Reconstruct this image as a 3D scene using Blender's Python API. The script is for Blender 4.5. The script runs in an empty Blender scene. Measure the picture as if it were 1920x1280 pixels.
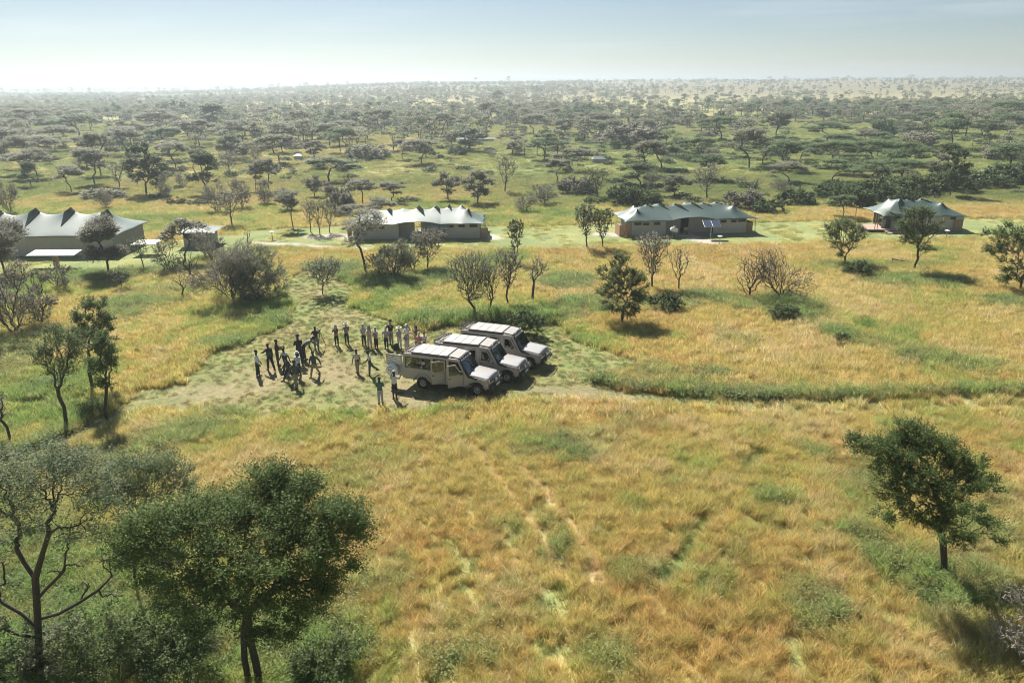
import bpy, bmesh, math, random
import numpy as np
from mathutils import Vector, Matrix
from mathutils.geometry import tessellate_polygon
R = math.radians
scene = bpy.context.scene
COL = scene.collection

# ------------------------------------------------------------------ camera
HC, FPX, PITCH, ROLL = 17.5, 1400.0, R(19.03), R(0.42)
FW = Vector((0, math.cos(PITCH), -math.sin(PITCH)))
_r0, _u0 = Vector((1, 0, 0)), Vector((0, math.sin(PITCH), math.cos(PITCH)))
RT = _r0 * math.cos(ROLL) - _u0 * math.sin(ROLL)
UP = _u0 * math.cos(ROLL) + _r0 * math.sin(ROLL)
cam_data = bpy.data.cameras.new('camera')
cam = bpy.data.objects.new('camera', cam_data)
COL.objects.link(cam)
cam_data.sensor_width = 36.0
cam_data.lens = 36.0 * FPX / 1920.0
cam_data.clip_start = 0.5
cam_data.clip_end = 40000
cam.matrix_world = Matrix(((RT.x, UP.x, -FW.x, 0), (RT.y, UP.y, -FW.y, 0), (RT.z, UP.z, -FW.z, HC), (0, 0, 0, 1)))
scene.camera = cam

# ------------------------------------------------------------------ sky, sun, exposure
HAZE_D = 0.00056
SUN_AZ, SUN_EL = R(-23.5), R(45)      # azimuth from +Y towards +X
world = bpy.data.worlds.new('World')
scene.world = world
world.use_nodes = True
wn = world.node_tree.nodes; wl = world.node_tree.links
wn.clear()
sky = wn.new('ShaderNodeTexSky')
sky.sky_type = 'NISHITA'; sky.sun_disc = False
sky.sun_elevation = SUN_EL; sky.sun_rotation = SUN_AZ
sky.altitude = 1400; sky.air_density = 1.0; sky.dust_density = 1.0; sky.ozone_density = 2.2
bg = wn.new('ShaderNodeBackground'); bg.inputs['Strength'].default_value = 0.055
wo = wn.new('ShaderNodeOutputWorld')
tint = wn.new('ShaderNodeMix'); tint.data_type = 'RGBA'; tint.blend_type = 'MULTIPLY'; tint.inputs[0].default_value = 1.0
tint.inputs[7].default_value = (0.715, 0.715, 0.71, 1)
wl.new(sky.outputs[0], tint.inputs[6])
# thin high cirrus: long faint streaks near the horizon
tcw = wn.new('ShaderNodeTexCoord'); mpw = wn.new('ShaderNodeMapping'); mpw.inputs['Scale'].default_value = (1.6, 1.6, 22.0)
nzw = wn.new('ShaderNodeTexNoise'); nzw.inputs['Scale'].default_value = 1.7; nzw.inputs['Detail'].default_value = 6; nzw.inputs['Roughness'].default_value = 0.55
wl.new(tcw.outputs['Generated'], mpw.inputs['Vector']); wl.new(mpw.outputs[0], nzw.inputs['Vector'])
mrw = wn.new('ShaderNodeMapRange'); mrw.inputs[1].default_value = 0.50; mrw.inputs[2].default_value = 0.78; mrw.inputs[3].default_value = 0.0; mrw.inputs[4].default_value = 0.30
wl.new(nzw.outputs[0], mrw.inputs[0])
cmw = wn.new('ShaderNodeMix'); cmw.data_type = 'RGBA'; cmw.inputs[7].default_value = (9.0, 9.4, 9.9, 1)
wl.new(mrw.outputs[0], cmw.inputs[0]); wl.new(tint.outputs[2], cmw.inputs[6]); wl.new(cmw.outputs[2], bg.inputs[0]); wl.new(bg.outputs[0], wo.inputs[0])
sl = bpy.data.lights.new('sun', 'SUN')
sl.energy = 5.0; sl.angle = R(0.55); sl.color = (1.0, 0.93, 0.82)
sun = bpy.data.objects.new('sun', sl); COL.objects.link(sun)
sd = Vector((math.sin(SUN_AZ) * math.cos(SUN_EL), math.cos(SUN_AZ) * math.cos(SUN_EL), math.sin(SUN_EL)))
sun.rotation_euler = (-sd).to_track_quat('-Z', 'Y').to_euler()
sun.location = sd * 300
scene.view_settings.view_transform = 'Standard'
scene.view_settings.look = 'None'
scene.view_settings.gamma = 1.0
scene.view_settings.exposure = 0.97
scene.cycles.max_bounces = 6
scene.cycles.use_denoising = True
scene.cycles.denoising_prefilter = 'ACCURATE'
scene.cycles.use_adaptive_sampling = True
scene.cycles.adaptive_threshold = 0.005
scene.cycles.diffuse_bounces = 3
scene.cycles.transmission_bounces = 4
scene.cycles.volume_bounces = 1
scene.cycles.filter_width = 1.05

# ------------------------------------------------------------------ noise + terrain (numpy)
def _h(ix, iy, seed):
    n = (ix.astype(np.int64) * 374761393 + iy.astype(np.int64) * 668265263 + seed * 974634777) & 0xffffffff
    n = ((n ^ (n >> 13)) * 1274126177) & 0xffffffff
    n = n ^ (n >> 16)
    return (n & 0xffff) / 65535.0
def vnoise(x, y, seed=0):
    x = np.asarray(x, float); y = np.asarray(y, float)
    ix = np.floor(x); iy = np.floor(y); fx = x - ix; fy = y - iy
    fx = fx * fx * (3 - 2 * fx); fy = fy * fy * (3 - 2 * fy)
    a = _h(ix, iy, seed); b = _h(ix + 1, iy, seed); c = _h(ix, iy + 1, seed); d = _h(ix + 1, iy + 1, seed)
    return (a * (1 - fx) + b * fx) * (1 - fy) + (c * (1 - fx) + d * fx) * fy
def fbm(x, y, seed=0, oct=4):
    s = 0; a = 0.5; t = 0
    for o in range(oct):
        s = s + a * vnoise(x * 2 ** o + 17.3 * o, y * 2 ** o - 9.1 * o, seed + o); t += a; a *= 0.55
    return s / t
def sm(a, b, v):
    t = np.clip((v - a) / (b - a), 0, 1)
    return t * t * (3 - 2 * t)
def H(x, y):
    x = np.asarray(x, float); y = np.asarray(y, float)
    az = x / np.maximum(y, 1.0)
    A = 3 + 14.0 * sm(-0.46, -0.10, az) - 1.5 * sm(0.35, 0.8, az)
    z = A * sm(430, 1500, y) * (1 - 0.9 * sm(1700, 3200, y))
    far = sm(2900, 4300, y) * (1 - .8 * sm(5500, 9000, y)) * sm(-0.15, 0.05, az) * (22 + 26 * fbm(x / 900, y / 900, 5, 3)) * (1 - 0.0 * az)
    z = z + far
    z = z + 0.25 * (fbm(x / 14, y / 14, 3, 2) - 0.5) * sm(58, 110, np.abs(y)) \
        + 6.0 * (fbm(x / 260, y / 260, 8, 2) - 0.5) * sm(350, 900, y)
    # low rise on the left horizon
    z = z + 30 * np.exp(-(((x + 2150) / 170) ** 2 + ((y - 5200) / 300) ** 2))
    return z
def proj(x, y, z=0.0):
    dx, dy, dz = x, y, z - HC
    d = dx * FW.x + dy * FW.y + dz * FW.z
    return (960 + FPX * (dx * RT.x + dy * RT.y + dz * RT.z) / d,
            640 - FPX * (dx * UP.x + dy * UP.y + dz * UP.z) / d)
def G(px, py):
    """ground point seen at that place of the photograph"""
    d = FW + RT * ((px - 960) / FPX) + UP * ((640 - py) / FPX)
    z = 0.0
    for _ in range(12):
        t = (z - HC) / d.z
        x, y = d.x * t, d.y * t
        z = float(H(x, y))
    return Vector((x, y, z))
def ppm(y):                      # source pixels per metre at ground distance y
    return FPX / (y * math.cos(PITCH) + HC * math.sin(PITCH))

# ------------------------------------------------------------------ tagging
def tag(o, label=None, cat=None, group=None, kind=None):
    if label: o['label'] = label
    if cat: o['category'] = cat
    if group: o['group'] = group
    if kind: o['kind'] = kind
    return o
def empty(name, loc, rz=0.0, label=None, cat=None, group=None):
    o = bpy.data.objects.new(name, None); COL.objects.link(o)
    o.location = loc; o.rotation_euler = (0, 0, rz); o.empty_display_size = 0.3
    return tag(o, label, cat, group)
def link(name, me, parent=None, loc=None):
    o = bpy.data.objects.new(name, me); COL.objects.link(o)
    if parent: o.parent = parent
    if loc is not None: o.location = loc
    return o
def kids(o): return list(o.children)
def copy_tree(o, parent=None):
    c = o.copy(); COL.objects.link(c)
    if parent is not None: c.parent = parent
    for k in kids(o): copy_tree(k, c)
    return c

# ------------------------------------------------------------------ mesh helpers
def np_mesh(name, V, F, mat=None, smooth=False, mats=None, midx=None):
    V = np.asarray(V, np.float32).reshape(-1, 3); F = np.asarray(F, np.int32)
    me = bpy.data.meshes.new(name)
    n = F.shape[1]
    me.vertices.add(len(V)); me.vertices.foreach_set('co', V.ravel())
    me.loops.add(F.size); me.loops.foreach_set('vertex_index', F.ravel())
    me.polygons.add(len(F)); me.polygons.foreach_set('loop_start', np.arange(0, F.size, n, dtype=np.int32))
    if mats:
        for m in mats: me.materials.append(m)
        me.polygons.foreach_set('material_index', np.asarray(midx, np.int32))
    elif mat: me.materials.append(mat)
    me.polygons.foreach_set('use_smooth', np.full(len(F), smooth, bool))
    me.update(calc_edges=True)
    return me
class MB:
    def __init__(s): s.v = []; s.f = []; s.T = Matrix.Identity(4)
    def add(s, vs, fs):
        b = len(s.v)
        s.v += [tuple(s.T @ Vector(v)) for v in vs]
        s.f += [tuple(b + i for i in f) for f in fs]
    def box(s, c, d, r=None, taper=1.0):
        x, y, z = d[0] / 2, d[1] / 2, d[2] / 2
        vs = [(sx * x * (taper if sz > 0 else 1), sy * y * (taper if sz > 0 else 1), sz * z) for sz in (-1, 1) for sy in (-1, 1) for sx in (-1, 1)]
        if r is not None: vs = [tuple(r @ Vector(v)) for v in vs]
        vs = [(v[0] + c[0], v[1] + c[1], v[2] + c[2]) for v in vs]
        s.add(vs, [(0, 2, 3, 1), (4, 5, 7, 6), (0, 1, 5, 4), (2, 6, 7, 3), (0, 4, 6, 2), (1, 3, 7, 5)])
        return s
    def tube(s, pts, rad, n=6, cap=True):
        pts = [Vector(p) for p in pts]
        if not isinstance(rad, (list, tuple)): rad = [rad] * len(pts)
        vs = []; fs = []
        for i, p in enumerate(pts):
            a = pts[min(i + 1, len(pts) - 1)] - pts[max(i - 1, 0)]
            a.normalize()
            ref = Vector((0, 0, 1)) if abs(a.z) < 0.9 else Vector((1, 0, 0))
            u = a.cross(ref).normalized(); w = a.cross(u)
            for k in range(n):
                t = 2 * math.pi * k / n
                vs.append(tuple(p + (u * math.cos(t) + w * math.sin(t)) * rad[i]))
        for i in range(len(pts) - 1):
            for k in range(n):
                k2 = (k + 1) % n
                fs.append((i * n + k, i * n + k2, (i + 1) * n + k2, (i + 1) * n + k))
        if cap:
            fs.append(tuple(range(n))); fs.append(tuple((len(pts) - 1) * n + k for k in reversed(range(n))))
        s.add(vs, fs); return s
    def lathe(s, prof, c=(0, 0, 0), n=16, axis='z', sx=1.0, sy=1.0):
        vs = []; fs = []
        for (r, h) in prof:
            for k in range(n):
                t = 2 * math.pi * k / n; a, b = r * math.cos(t) * sx, r * math.sin(t) * sy
                p = {'z': (a, b, h), 'y': (a, h, b), 'x': (h, a, b)}[axis]
                vs.append((p[0] + c[0], p[1] + c[1], p[2] + c[2]))
        for i in range(len(prof) - 1):
            for k in range(n):
                k2 = (k + 1) % n
                fs.append((i * n + k, i * n + k2, (i + 1) * n + k2, (i + 1) * n + k))
        s.add(vs, fs); return s
    def grid(s, P):
        nu, nv = len(P), len(P[0])
        vs = [tuple(P[i][j]) for i in range(nu) for j in range(nv)]
        fs = [(i * nv + j, (i + 1) * nv + j, (i + 1) * nv + j + 1, i * nv + j + 1) for i in range(nu - 1) for j in range(nv - 1)]
        s.add(vs, fs); return s
    def plate(s, loops, f0, f1):
        """flat polygon with holes; f0 / f1 map a 2D point onto the outer and inner face"""
        flat = [p for l in loops for p in l]
        tris = tessellate_polygon([[Vector((p[0], p[1], 0)) for p in l] for l in loops])
        n = len(flat)
        vs = [f0(*p) for p in flat] + [f1(*p) for p in flat]
        fs = [tuple(t) for t in tris] + [tuple(i + n for i in reversed(t)) for t in tris]
        b = 0
        for l in loops:
            m = len(l)
            for i in range(m):
                j = (i + 1) % m
                fs.append((b + i, b + j, b + j + n, b + i + n))
            b += m
        s.add(vs, fs); return s
    def build(s, name, mat, parent=None, smooth=False, loc=None, bevel=0):
        me = bpy.data.meshes.new(name)
        me.from_pydata(s.v, [], s.f); me.materials.append(mat)
        bm = bmesh.new(); bm.from_mesh(me)
        bmesh.ops.recalc_face_normals(bm, faces=bm.faces)
        bm.to_mesh(me); bm.free()
        if smooth:
            me.polygons.foreach_set('use_smooth', np.ones(len(me.polygons), bool))
        o = link(name, me, parent, loc)
        if bevel:
            m = o.modifiers.new('bevel', 'BEVEL'); m.width = bevel; m.segments = 2; m.limit_method = 'ANGLE'
        return o

# ------------------------------------------------------------------ materials
def mat_new(name):
    m = bpy.data.materials.new(name); m.use_nodes = True
    return m, m.node_tree.nodes, m.node_tree.links, m.node_tree.nodes['Principled BSDF']
def simple(name, col, rough=0.6, var=0.15, scale=6.0, metal=0.0, spec=0.5, bump=0.0, coat=0.0):
    m, N, L, P = mat_new(name)
    tc = N.new('ShaderNodeTexCoord'); nz = N.new('ShaderNodeTexNoise')
    nz.inputs['Scale'].default_value = scale; nz.inputs['Detail'].default_value = 5
    L.new(tc.outputs['Object'], nz.inputs['Vector'])
    cr = N.new('ShaderNodeMix'); cr.data_type = 'RGBA'
    cr.inputs[6].default_value = (*[c * (1 - var) for c in col], 1); cr.inputs[7].default_value = (*[min(1, c * (1 + var)) for c in col], 1)
    L.new(nz.outputs[0], cr.inputs[0]); L.new(cr.outputs[2], P.inputs['Base Color'])
    P.inputs['Roughness'].default_value = rough; P.inputs['Metallic'].default_value = metal
    P.inputs['Specular IOR Level'].default_value = spec
    if coat: P.inputs['Coat Weight'].default_value = coat; P.inputs['Coat Roughness'].default_value = 0.15
    if bump:
        b = N.new('ShaderNodeBump'); b.inputs['Strength'].default_value = bump; b.inputs['Distance'].default_value = 0.05
        L.new(nz.outputs[0], b.inputs['Height']); L.new(b.outputs[0], P.inputs['Normal'])
    return m
def leafmat(name, col, col2, trans=0.35, mode='object', rough=0.55):
    """two-tone leaves that let some light through; mode 'instance' takes its colour from the scattered point"""
    m, N, L, P = mat_new(name)
    out = N['Material Output']
    if mode == 'instance':
        at = N.new('ShaderNodeAttribute'); at.attribute_type = 'INSTANCER'; at.attribute_name = 'col'
        gi = N.new('ShaderNodeNewGeometry')
        mr = N.new('ShaderNodeMapRange'); mr.inputs[3].default_value = 0.60; mr.inputs[4].default_value = 1.40
        L.new(gi.outputs['Random Per Island'], mr.inputs[0])
        mx = N.new('ShaderNodeVectorMath'); mx.operation = 'SCALE'
        L.new(at.outputs['Color'], mx.inputs[0]); L.new(mr.outputs[0], mx.inputs['Scale'])
        src = mx.outputs[0]
    else:
        gi = N.new('ShaderNodeNewGeometry'); oi = N.new('ShaderNodeObjectInfo')
        ad = N.new('ShaderNodeMath'); ad.operation = 'ADD'; ad.inputs[1].default_value = -0.25
        ad2 = N.new('ShaderNodeMath'); ad2.operation = 'MULTIPLY_ADD'; ad2.inputs[1].default_value = 0.5; ad2.use_clamp = True
        L.new(oi.outputs['Random'], ad2.inputs[0]); L.new(gi.outputs['Random Per Island'], ad.inputs[0]); L.new(ad.outputs[0], ad2.inputs[2])
        mx = N.new('ShaderNodeMix'); mx.data_type = 'RGBA'
        mx.inputs[6].default_value = (*col, 1); mx.inputs[7].default_value = (*col2, 1)
        tc = N.new('ShaderNodeTexCoord'); nz = N.new('ShaderNodeTexNoise'); nz.inputs['Scale'].default_value = 1.7; nz.inputs['Detail'].default_value = 4
        L.new(tc.outputs['Object'], nz.inputs['Vector'])
        mr = N.new('ShaderNodeMapRange'); mr.inputs[1].default_value = .36; mr.inputs[2].default_value = .64; mr.inputs[3].default_value = -.45; mr.inputs[4].default_value = .55
        L.new(nz.outputs[0], mr.inputs[0])
        a3 = N.new('ShaderNodeMath'); a3.operation = 'ADD'; a3.use_clamp = True
        L.new(ad2.outputs[0], a3.inputs[0]); L.new(mr.outputs[0], a3.inputs[1])
        L.new(a3.outputs[0], mx.inputs[0]); src = mx.outputs[2]
    L.new(src, P.inputs['Base Color'])
    P.inputs['Roughness'].default_value = rough; P.inputs['Specular IOR Level'].default_value = 0.16
    tr = N.new('ShaderNodeBsdfTranslucent'); L.new(src, tr.inputs[0])
    ms = N.new('ShaderNodeMixShader'); ms.inputs[0].default_value = trans
    L.new(P.outputs[0], ms.inputs[1]); L.new(tr.outputs[0], ms.inputs[2]); L.new(ms.outputs[0], out.inputs[0])
    return m
M = {}
M['bark'] = simple('bark', (0.055, 0.045, 0.036), 0.9, 0.35, 14, bump=0.5)
M['bark_grey'] = simple('bark_grey', (0.10, 0.09, 0.08), 0.9, 0.3, 14, bump=0.5)
M['bark_pale'] = simple('bark_pale', (0.30, 0.27, 0.24), 0.9, 0.3, 14, bump=0.5)
# ------------------------------------------------------------------ ground maps (numpy): what grows where
def inpoly(px, py, poly):
    c = np.zeros(px.shape, bool); n = len(poly)
    for i in range(n):
        x1, y1 = poly[i]; x2, y2 = poly[(i + 1) % n]
        if y1 == y2: continue
        m = ((y1 > py) != (y2 > py)) & (px < (x2 - x1) * (py - y1) / (y2 - y1) + x1)
        c ^= m
    return c
W2 = lambda pts: np.array([tuple(G(*p))[:2] for p in pts])
def dseg(x, y, P):
    """distance in metres to a polyline on the ground"""
    d = np.full(x.shape, 1e9)
    for i in range(len(P) - 1):
        a, b = P[i], P[i + 1]; ab = b - a; L2 = (ab ** 2).sum()
        t = np.clip(((x - a[0]) * ab[0] + (y - a[1]) * ab[1]) / L2, 0, 1)
        d = np.minimum(d, np.hypot(x - a[0] - t * ab[0], y - a[1] - t * ab[1]))
    return d
CLEAR = W2([(200, 772), (255, 742), (345, 716), (372, 690), (392, 660), (455, 648), (540, 606), (548, 575), (530, 548), (545, 520), (560, 505),
            (620, 512), (655, 540), (668, 575), (750, 608), (790, 622), (850, 612), (930, 606), (985, 602), (1040, 612), (1080, 640),
            (1140, 662), (1205, 682), (1190, 700), (1115, 716), (1180, 738), (1300, 752), (1300, 768), (1080, 752), (960, 746), (860, 752),
            (760, 772), (640, 768), (470, 780), (300, 772)])
LAWN = W2([(455, 432), (640, 424), (1000, 424), (1165, 418), (1420, 416), (1640, 414), (1925, 408), (2100, 405), (2100, 444), (1925, 447), (1640, 452), (1430, 459), (1170, 463),
           (1000, 466), (850, 468), (670, 470), (480, 462)])
LAWN2 = W2([(-200, 480), (80, 478), (300, 455), (420, 440), (480, 440), (470, 470), (300, 500), (150, 512), (-200, 530)])
SOILC = W2([(330, 740), (430, 728), (520, 715), (640, 706), (720, 715), (760, 745), (850, 762), (930, 748), (1020, 748), (1120, 745)])
SOIL1 = W2([(500, 700), (600, 690), (690, 690), (740, 700)])
TRKR = [W2([(960, 742), (1100, 746), (1200, 755), (1300, 761), (1500, 772), (1700, 770), (1930, 764), (2200, 755)]),
        W2([(980, 728), (1110, 732), (1200, 742), (1300, 750), (1500, 758), (1700, 755), (1930, 749), (2200, 740)])]
TRKR_TALL = W2([(1120, 716), (1200, 730), (1300, 742), (1500, 748), (1700, 743), (1930, 738), (2200, 728)])
TRKL = [W2([(430, 735), (300, 752), (220, 774), (140, 820), (80, 846), (-30, 885)]), W2([(400, 722), (300, 733), (200, 745), (120, 752), (0, 758)])]
TRKL_TALL = W2([(215, 752), (160, 782), (100, 822), (40, 845), (-40, 868)])
REED = W2([(765, 607), (850, 606), (930, 598), (1015, 602)])
FOOT = W2([(560, 545), (590, 548), (615, 560), (632, 575), (634, 600), (628, 628)])
RUTS = [W2([(880, 835), (918, 878), (955, 925), (1000, 985), (1030, 1035), (1050, 1080)]), W2([(955, 845), (985, 885), (1030, 930), (1075, 990), (1115, 1060), (1135, 1110)])]
DARKR = [W2([(1425, 850), (1395, 885)]), W2([(1320, 980), (1285, 1030), (1240, 1095)])]
GRAVEL = [(W2([(480, 456), (540, 458), (610, 464), (690, 467)]), 0.75), (W2([(1275, 439), (1310, 449), (1345, 458)]), 1.0),
          (W2([(1270, 461), (1345, 458), (1440, 457)]), 0.30), (W2([(690, 467), (900, 465), (1100, 465), (1270, 461)]), 0.18), (W2([(1440, 457), (1600, 452), (1760, 447), (1930, 444)]), 0.18),
          (W2([(590, 445), (640, 442), (655, 445)]), 1.1), (W2([(1120, 438), (1155, 440)]), 0.9), (W2([(915, 442), (925, 446)]), 1.0), (W2([(1740, 440), (1760, 446)]), 0.6)]
# tall green herbs: px, py, half width, half height, strength
HERBS = [(1050, 838, 62, 26, 1), (1000, 850, 40, 18, .7), (860, 640, 10, 6, .3), (800, 598, 60, 10, 1), (860, 600, 50, 12, 1), (950, 592, 70, 14, 1), (1030, 600, 40, 14, 1),
         (1120, 575, 60, 18, .9), (1060, 530, 55, 14, .9), (1090, 582, 50, 15, 1), (1240, 575, 60, 14, .8), (1320, 560, 50, 12, .9), (1370, 568, 60, 12, .8), (1400, 575, 40, 10, .8), (1480, 580, 60, 24, 1.0),
         (1430, 570, 60, 10, .8), (1620, 500, 30, 10, .8), (1690, 530, 70, 12, .9), (1760, 535, 70, 12, .9), (1880, 570, 50, 14, .9), (1575, 636, 24, 18, .9),
         (1570, 505, 50, 10, .5), (1690, 500, 80, 8, .5), (1740, 676, 60, 16, .8), (1830, 690, 60, 16, .7), (1650, 650, 50, 10, .6), (1380, 640, 40, 12, .25), (1220, 700, 90, 12, .45), (1330, 708, 50, 9, .7),
         (1440, 738, 90, 7, .6), (1300, 728, 60, 8, .8), (260, 570, 70, 14, .9), (240, 590, 40, 14, .8), (420, 648, 50, 10, 1), (525, 600, 12, 10, .9), (300, 545, 60, 10, .5), (360, 810, 80, 22, .7),
         (430, 780, 50, 12, .9), (300, 835, 60, 22, .7), (230, 850, 70, 25, .8), (180, 800, 60, 16, .3), (700, 822, 40, 10, .5), (840, 775, 40, 8, .6), (620, 505, 60, 20, .8), (650, 520, 40, 12, .7), (580, 520, 30, 14, .7),
         (740, 535, 70, 18, .9), (820, 522, 50, 14, .9), (330, 500, 70, 18, .6), (190, 520, 70, 14, .8), (1040, 1040, 30, 24, .8), (1520, 1150, 60, 40, .9), (1500, 1110, 40, 24, .7), (1590, 1000, 40, 18, .9),
         (1530, 855, 35, 12, .7), (1430, 930, 40, 16, .7), (1660, 1060, 60, 30, .8), (1800, 1100, 110, 60, .9), (1860, 1010, 60, 40, .6), (1850, 920, 60, 40, .4), (1620, 900, 60, 30, .6), (1360, 1050, 30, 24, .4),
         (1200, 1085, 70, 30, .5), (1310, 1090, 40, 30, .5), (960, 980, 80, 24, .3), (640, 900, 80, 24, .3), (700, 860, 60, 14, .35), (1120, 830, 60, 16, .3), (1270, 915, 30, 10, .5), (1170, 790, 30, 8, .5),
         (60, 1000, 120, 50, .4), (150, 1180, 190, 110, 1), (420, 1200, 220, 80, .9), (620, 1230, 90, 60, .8), (0, 1100, 120, 120, .9), (250, 1060, 120, 50, .7), (1140, 1240, 70, 30, .5), (880, 1250, 90, 30, .5),
         (700, 1110, 70, 30, .35), (900, 1180, 60, 22, .3), (1000, 1150, 50, 18, .3), (60, 650, 90, 24, .6), (20, 700, 60, 30, .6), (100, 720, 80, 20, .4), (460, 590, 60, 14, .4), (1190, 805, 50, 8, .4)]
HB = []
for (a, b, c, d, e) in HERBS:
    g = G(a, b); s = ppm(g.y)
    HB.append((g.x, g.y, c / s, max(0.35, d / s / max(0.16, math.sin(math.atan2(HC, g.y)))), e))
def maps(x, y):
    """per ground point: colour (linear), blade height, blade density, herb amount"""
    x = np.asarray(x, float); y = np.asarray(y, float)
    wx = x + 1.3 * (fbm(x * .9, y * .9, 31, 3) - .5) + 1.2 * (fbm(x * .25, y * .25, 33, 2) - .5)
    wy = y + 1.8 * (fbm(x * .9, y * .9, 41, 3) - .5) + 1.6 * (fbm(x * .25, y * .25, 43, 2) - .5)
    n1 = fbm(x / 9, y / 13, 51, 4); n2 = fbm(x / 2.2, y / 3.2, 61, 4); n3 = fbm(x / 35, y / 55, 71, 3); n4 = fbm(x * 1.6, y * 1.6, 81, 3)
    px, py = proj(x, np.maximum(y, 3.0), 0)
    # golden field, yellow-green, green
    gold = np.array([0.60, 0.505, 0.20]); ora = np.array([0.61, 0.445, 0.185]); straw = np.array([0.70, 0.58, 0.345])
    yg = np.array([0.45, 0.49, 0.15]); grn = np.array([0.25, 0.355, 0.115]); herb = np.array([0.19, 0.265, 0.13]); lawn = np.array([0.235, 0.295, 0.125])
    soil = np.array([0.29, 0.235, 0.15]); gravel = np.array([0.55, 0.50, 0.46]); hill = np.array([0.25, 0.225, 0.155])
    bias = 0.02 + 0.10 * sm(520, 250, px) * sm(420, 800, y * 0 + 900 - py) + 0.03 * sm(900, 1280, py)
    right_gold = 0.10 * sm(1000, 1300, px) * sm(300, 60, y)
    g1 = sm(0.455, 0.62, 0.40 * n1 + 0.35 * n2 + .25 * n4 + bias - right_gold)
    g2 = sm(0.545, 0.68, 0.45 * n1 + 0.35 * n2 + 0.2 * n4 + bias - right_gold)
    o1 = sm(0.46, 0.66, 0.6 * fbm(x / 6, y / 8, 91, 3) + 0.4 * n2)
    s1 = sm(0.50, 0.70, 0.5 * n4 + 0.5 * fbm(x / 3, y / 4, 95, 3))
    def mix(a, b, t): return a * (1 - t[..., None]) + b * t[..., None]
    c = mix(np.broadcast_to(gold, x.shape + (3,)), ora, 0.8 * o1)
    c = mix(c, straw, 0.72 * s1)
    c = mix(c, yg, 0.9 * g1); c = mix(c, grn, 0.85 * g2)
    # beyond the tents: greener, then pale hillside
    f = sm(105, 150, y) * (1 - sm(420, 800, y))
    c = mix(c, mix(np.broadcast_to(np.array([0.235, 0.265, 0.095]), x.shape + (3,)), np.array([0.33, 0.30, 0.13]), sm(.42, .62, n3)), 0.72 * f)
    f = sm(108, 118, y) * (1 - sm(260, 340, y)) * sm(820, 1080, px)
    c = mix(c, mix(np.broadcast_to(np.array([0.20, 0.275, 0.10]), x.shape + (3,)), np.array([0.33, 0.36, 0.14]), sm(.42, .62, n1)), 0.85 * f)
    f = sm(450, 1000, y)
    c = mix(c, hill, 0.95 * f)
    hgt = 0.53 + 0.28 * (n1 - .5) + 0.55 * (n4 - .5) - 0.10 * g1
    den = np.ones_like(x)
    hb = np.zeros_like(x)
    for (hx, hy, rx, ry, s) in HB:
        q = ((wx - hx) / rx) ** 2 + ((wy - hy) / ry) ** 2
        hb = np.maximum(hb, s * sm(1.7, 0.2, q + 1.6 * (n4 - .5) + 1.2 * (n2 - .5)) * (0.45 + 0.65 * sm(0.35, 0.6, n4)))
    tt = np.minimum(dseg(wx * .5 + x * .5, wy * .5 + y * .5, TRKR_TALL), dseg(wx * .5 + x * .5, wy * .5 + y * .5, TRKL_TALL))
    hb = np.maximum(hb, 0.85 * sm(0.50, 0.15, tt))
    reed = sm(1.5, .5, dseg(wx * .6 + x * .4, wy * .6 + y * .4, REED) * (.7 + .6 * n4)); hb = np.maximum(hb * (1 - reed), .25 * reed)
    hb = np.clip(hb, 0, 1)
    c = mix(c, mix(np.broadcast_to(herb, x.shape + (3,)), grn * 1.25, sm(.35, .65, n4)), 0.92 * hb)
    hgt = hgt + 0.10 * hb + .10 * sm(.5, .2, tt)
    c = mix(c, np.broadcast_to(np.array([0.20, 0.33, 0.10]), x.shape + (3,)), .85 * reed); hgt = hgt + .42 * reed
    # short green sward and trampled soil
    cl = inpoly(wx, wy, CLEAR).astype(float) * (reed < .3)
    c = mix(c, mix(np.broadcast_to(np.array([0.215, 0.265, 0.095]), x.shape + (3,)), np.array([0.31, 0.28, 0.13]), sm(.38, .62, .5 * n2 + .5 * n4)), 0.96 * cl)
    sw = np.minimum(dseg(wx, wy, SOILC) / (3.0 - 1.2 * sm(880, 980, px)), dseg(wx, wy, SOIL1) / 4.0)
    so = sm(1.2, 0.25, sw + 0.5 * (n2 - .5) + .5 * (n4 - .5)) * cl
    hgt = hgt * (1 - cl) + cl * (0.075 + 0.05 * n4)
    for P, w in [(TRKR[0], .42), (TRKR[1], .36), (TRKL[0], .55), (TRKL[1], .30)]:
        d = dseg(wx * .35 + x * .65, wy * .35 + y * .65, P)
        t = sm(w * 1.3, w * .6, d)
        so = np.maximum(so, (0.9 - .80 * sm(1120, 1260, px)) * t); hgt = hgt * (1 - t) + 0.05 * t; den = den * (1 - .6 * t); c = mix(c, lawn * .75, 0.75 * t)
    d = dseg(wx * .2 + x * .8, wy * .2 + y * .8, FOOT); t = sm(.5, .15, d); so = np.maximum(so, .8 * t)
    for P in RUTS:
        d = dseg(wx * .15 + x * .85, wy * .15 + y * .85, P); t = sm(.34, .12, d) * (.6 + .4 * sm(.35, .6, n4)); hb = hb * (1 - .8 * t)
        c = mix(c, straw * np.array([1.0, .96, .95]), .85 * t); hgt = hgt * (1 - .62 * t)
    for P in DARKR:
        d = dseg(wx * .2 + x * .8, wy * .2 + y * .8, P); t = sm(.5, .15, d)
        hgt = hgt * (1 - .6 * t); c = mix(c, grn * .8, .7 * t)
    # dark gaps in the near grass
    gap = sm(.63, .72, fbm(x * 1.1, y * 1.1, 101, 3)) * sm(34, 22, y)
    den = den * (1 - .75 * gap); hgt = hgt * (1 - .4 * gap); c = mix(c, grn * .8, .7 * gap)
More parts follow.
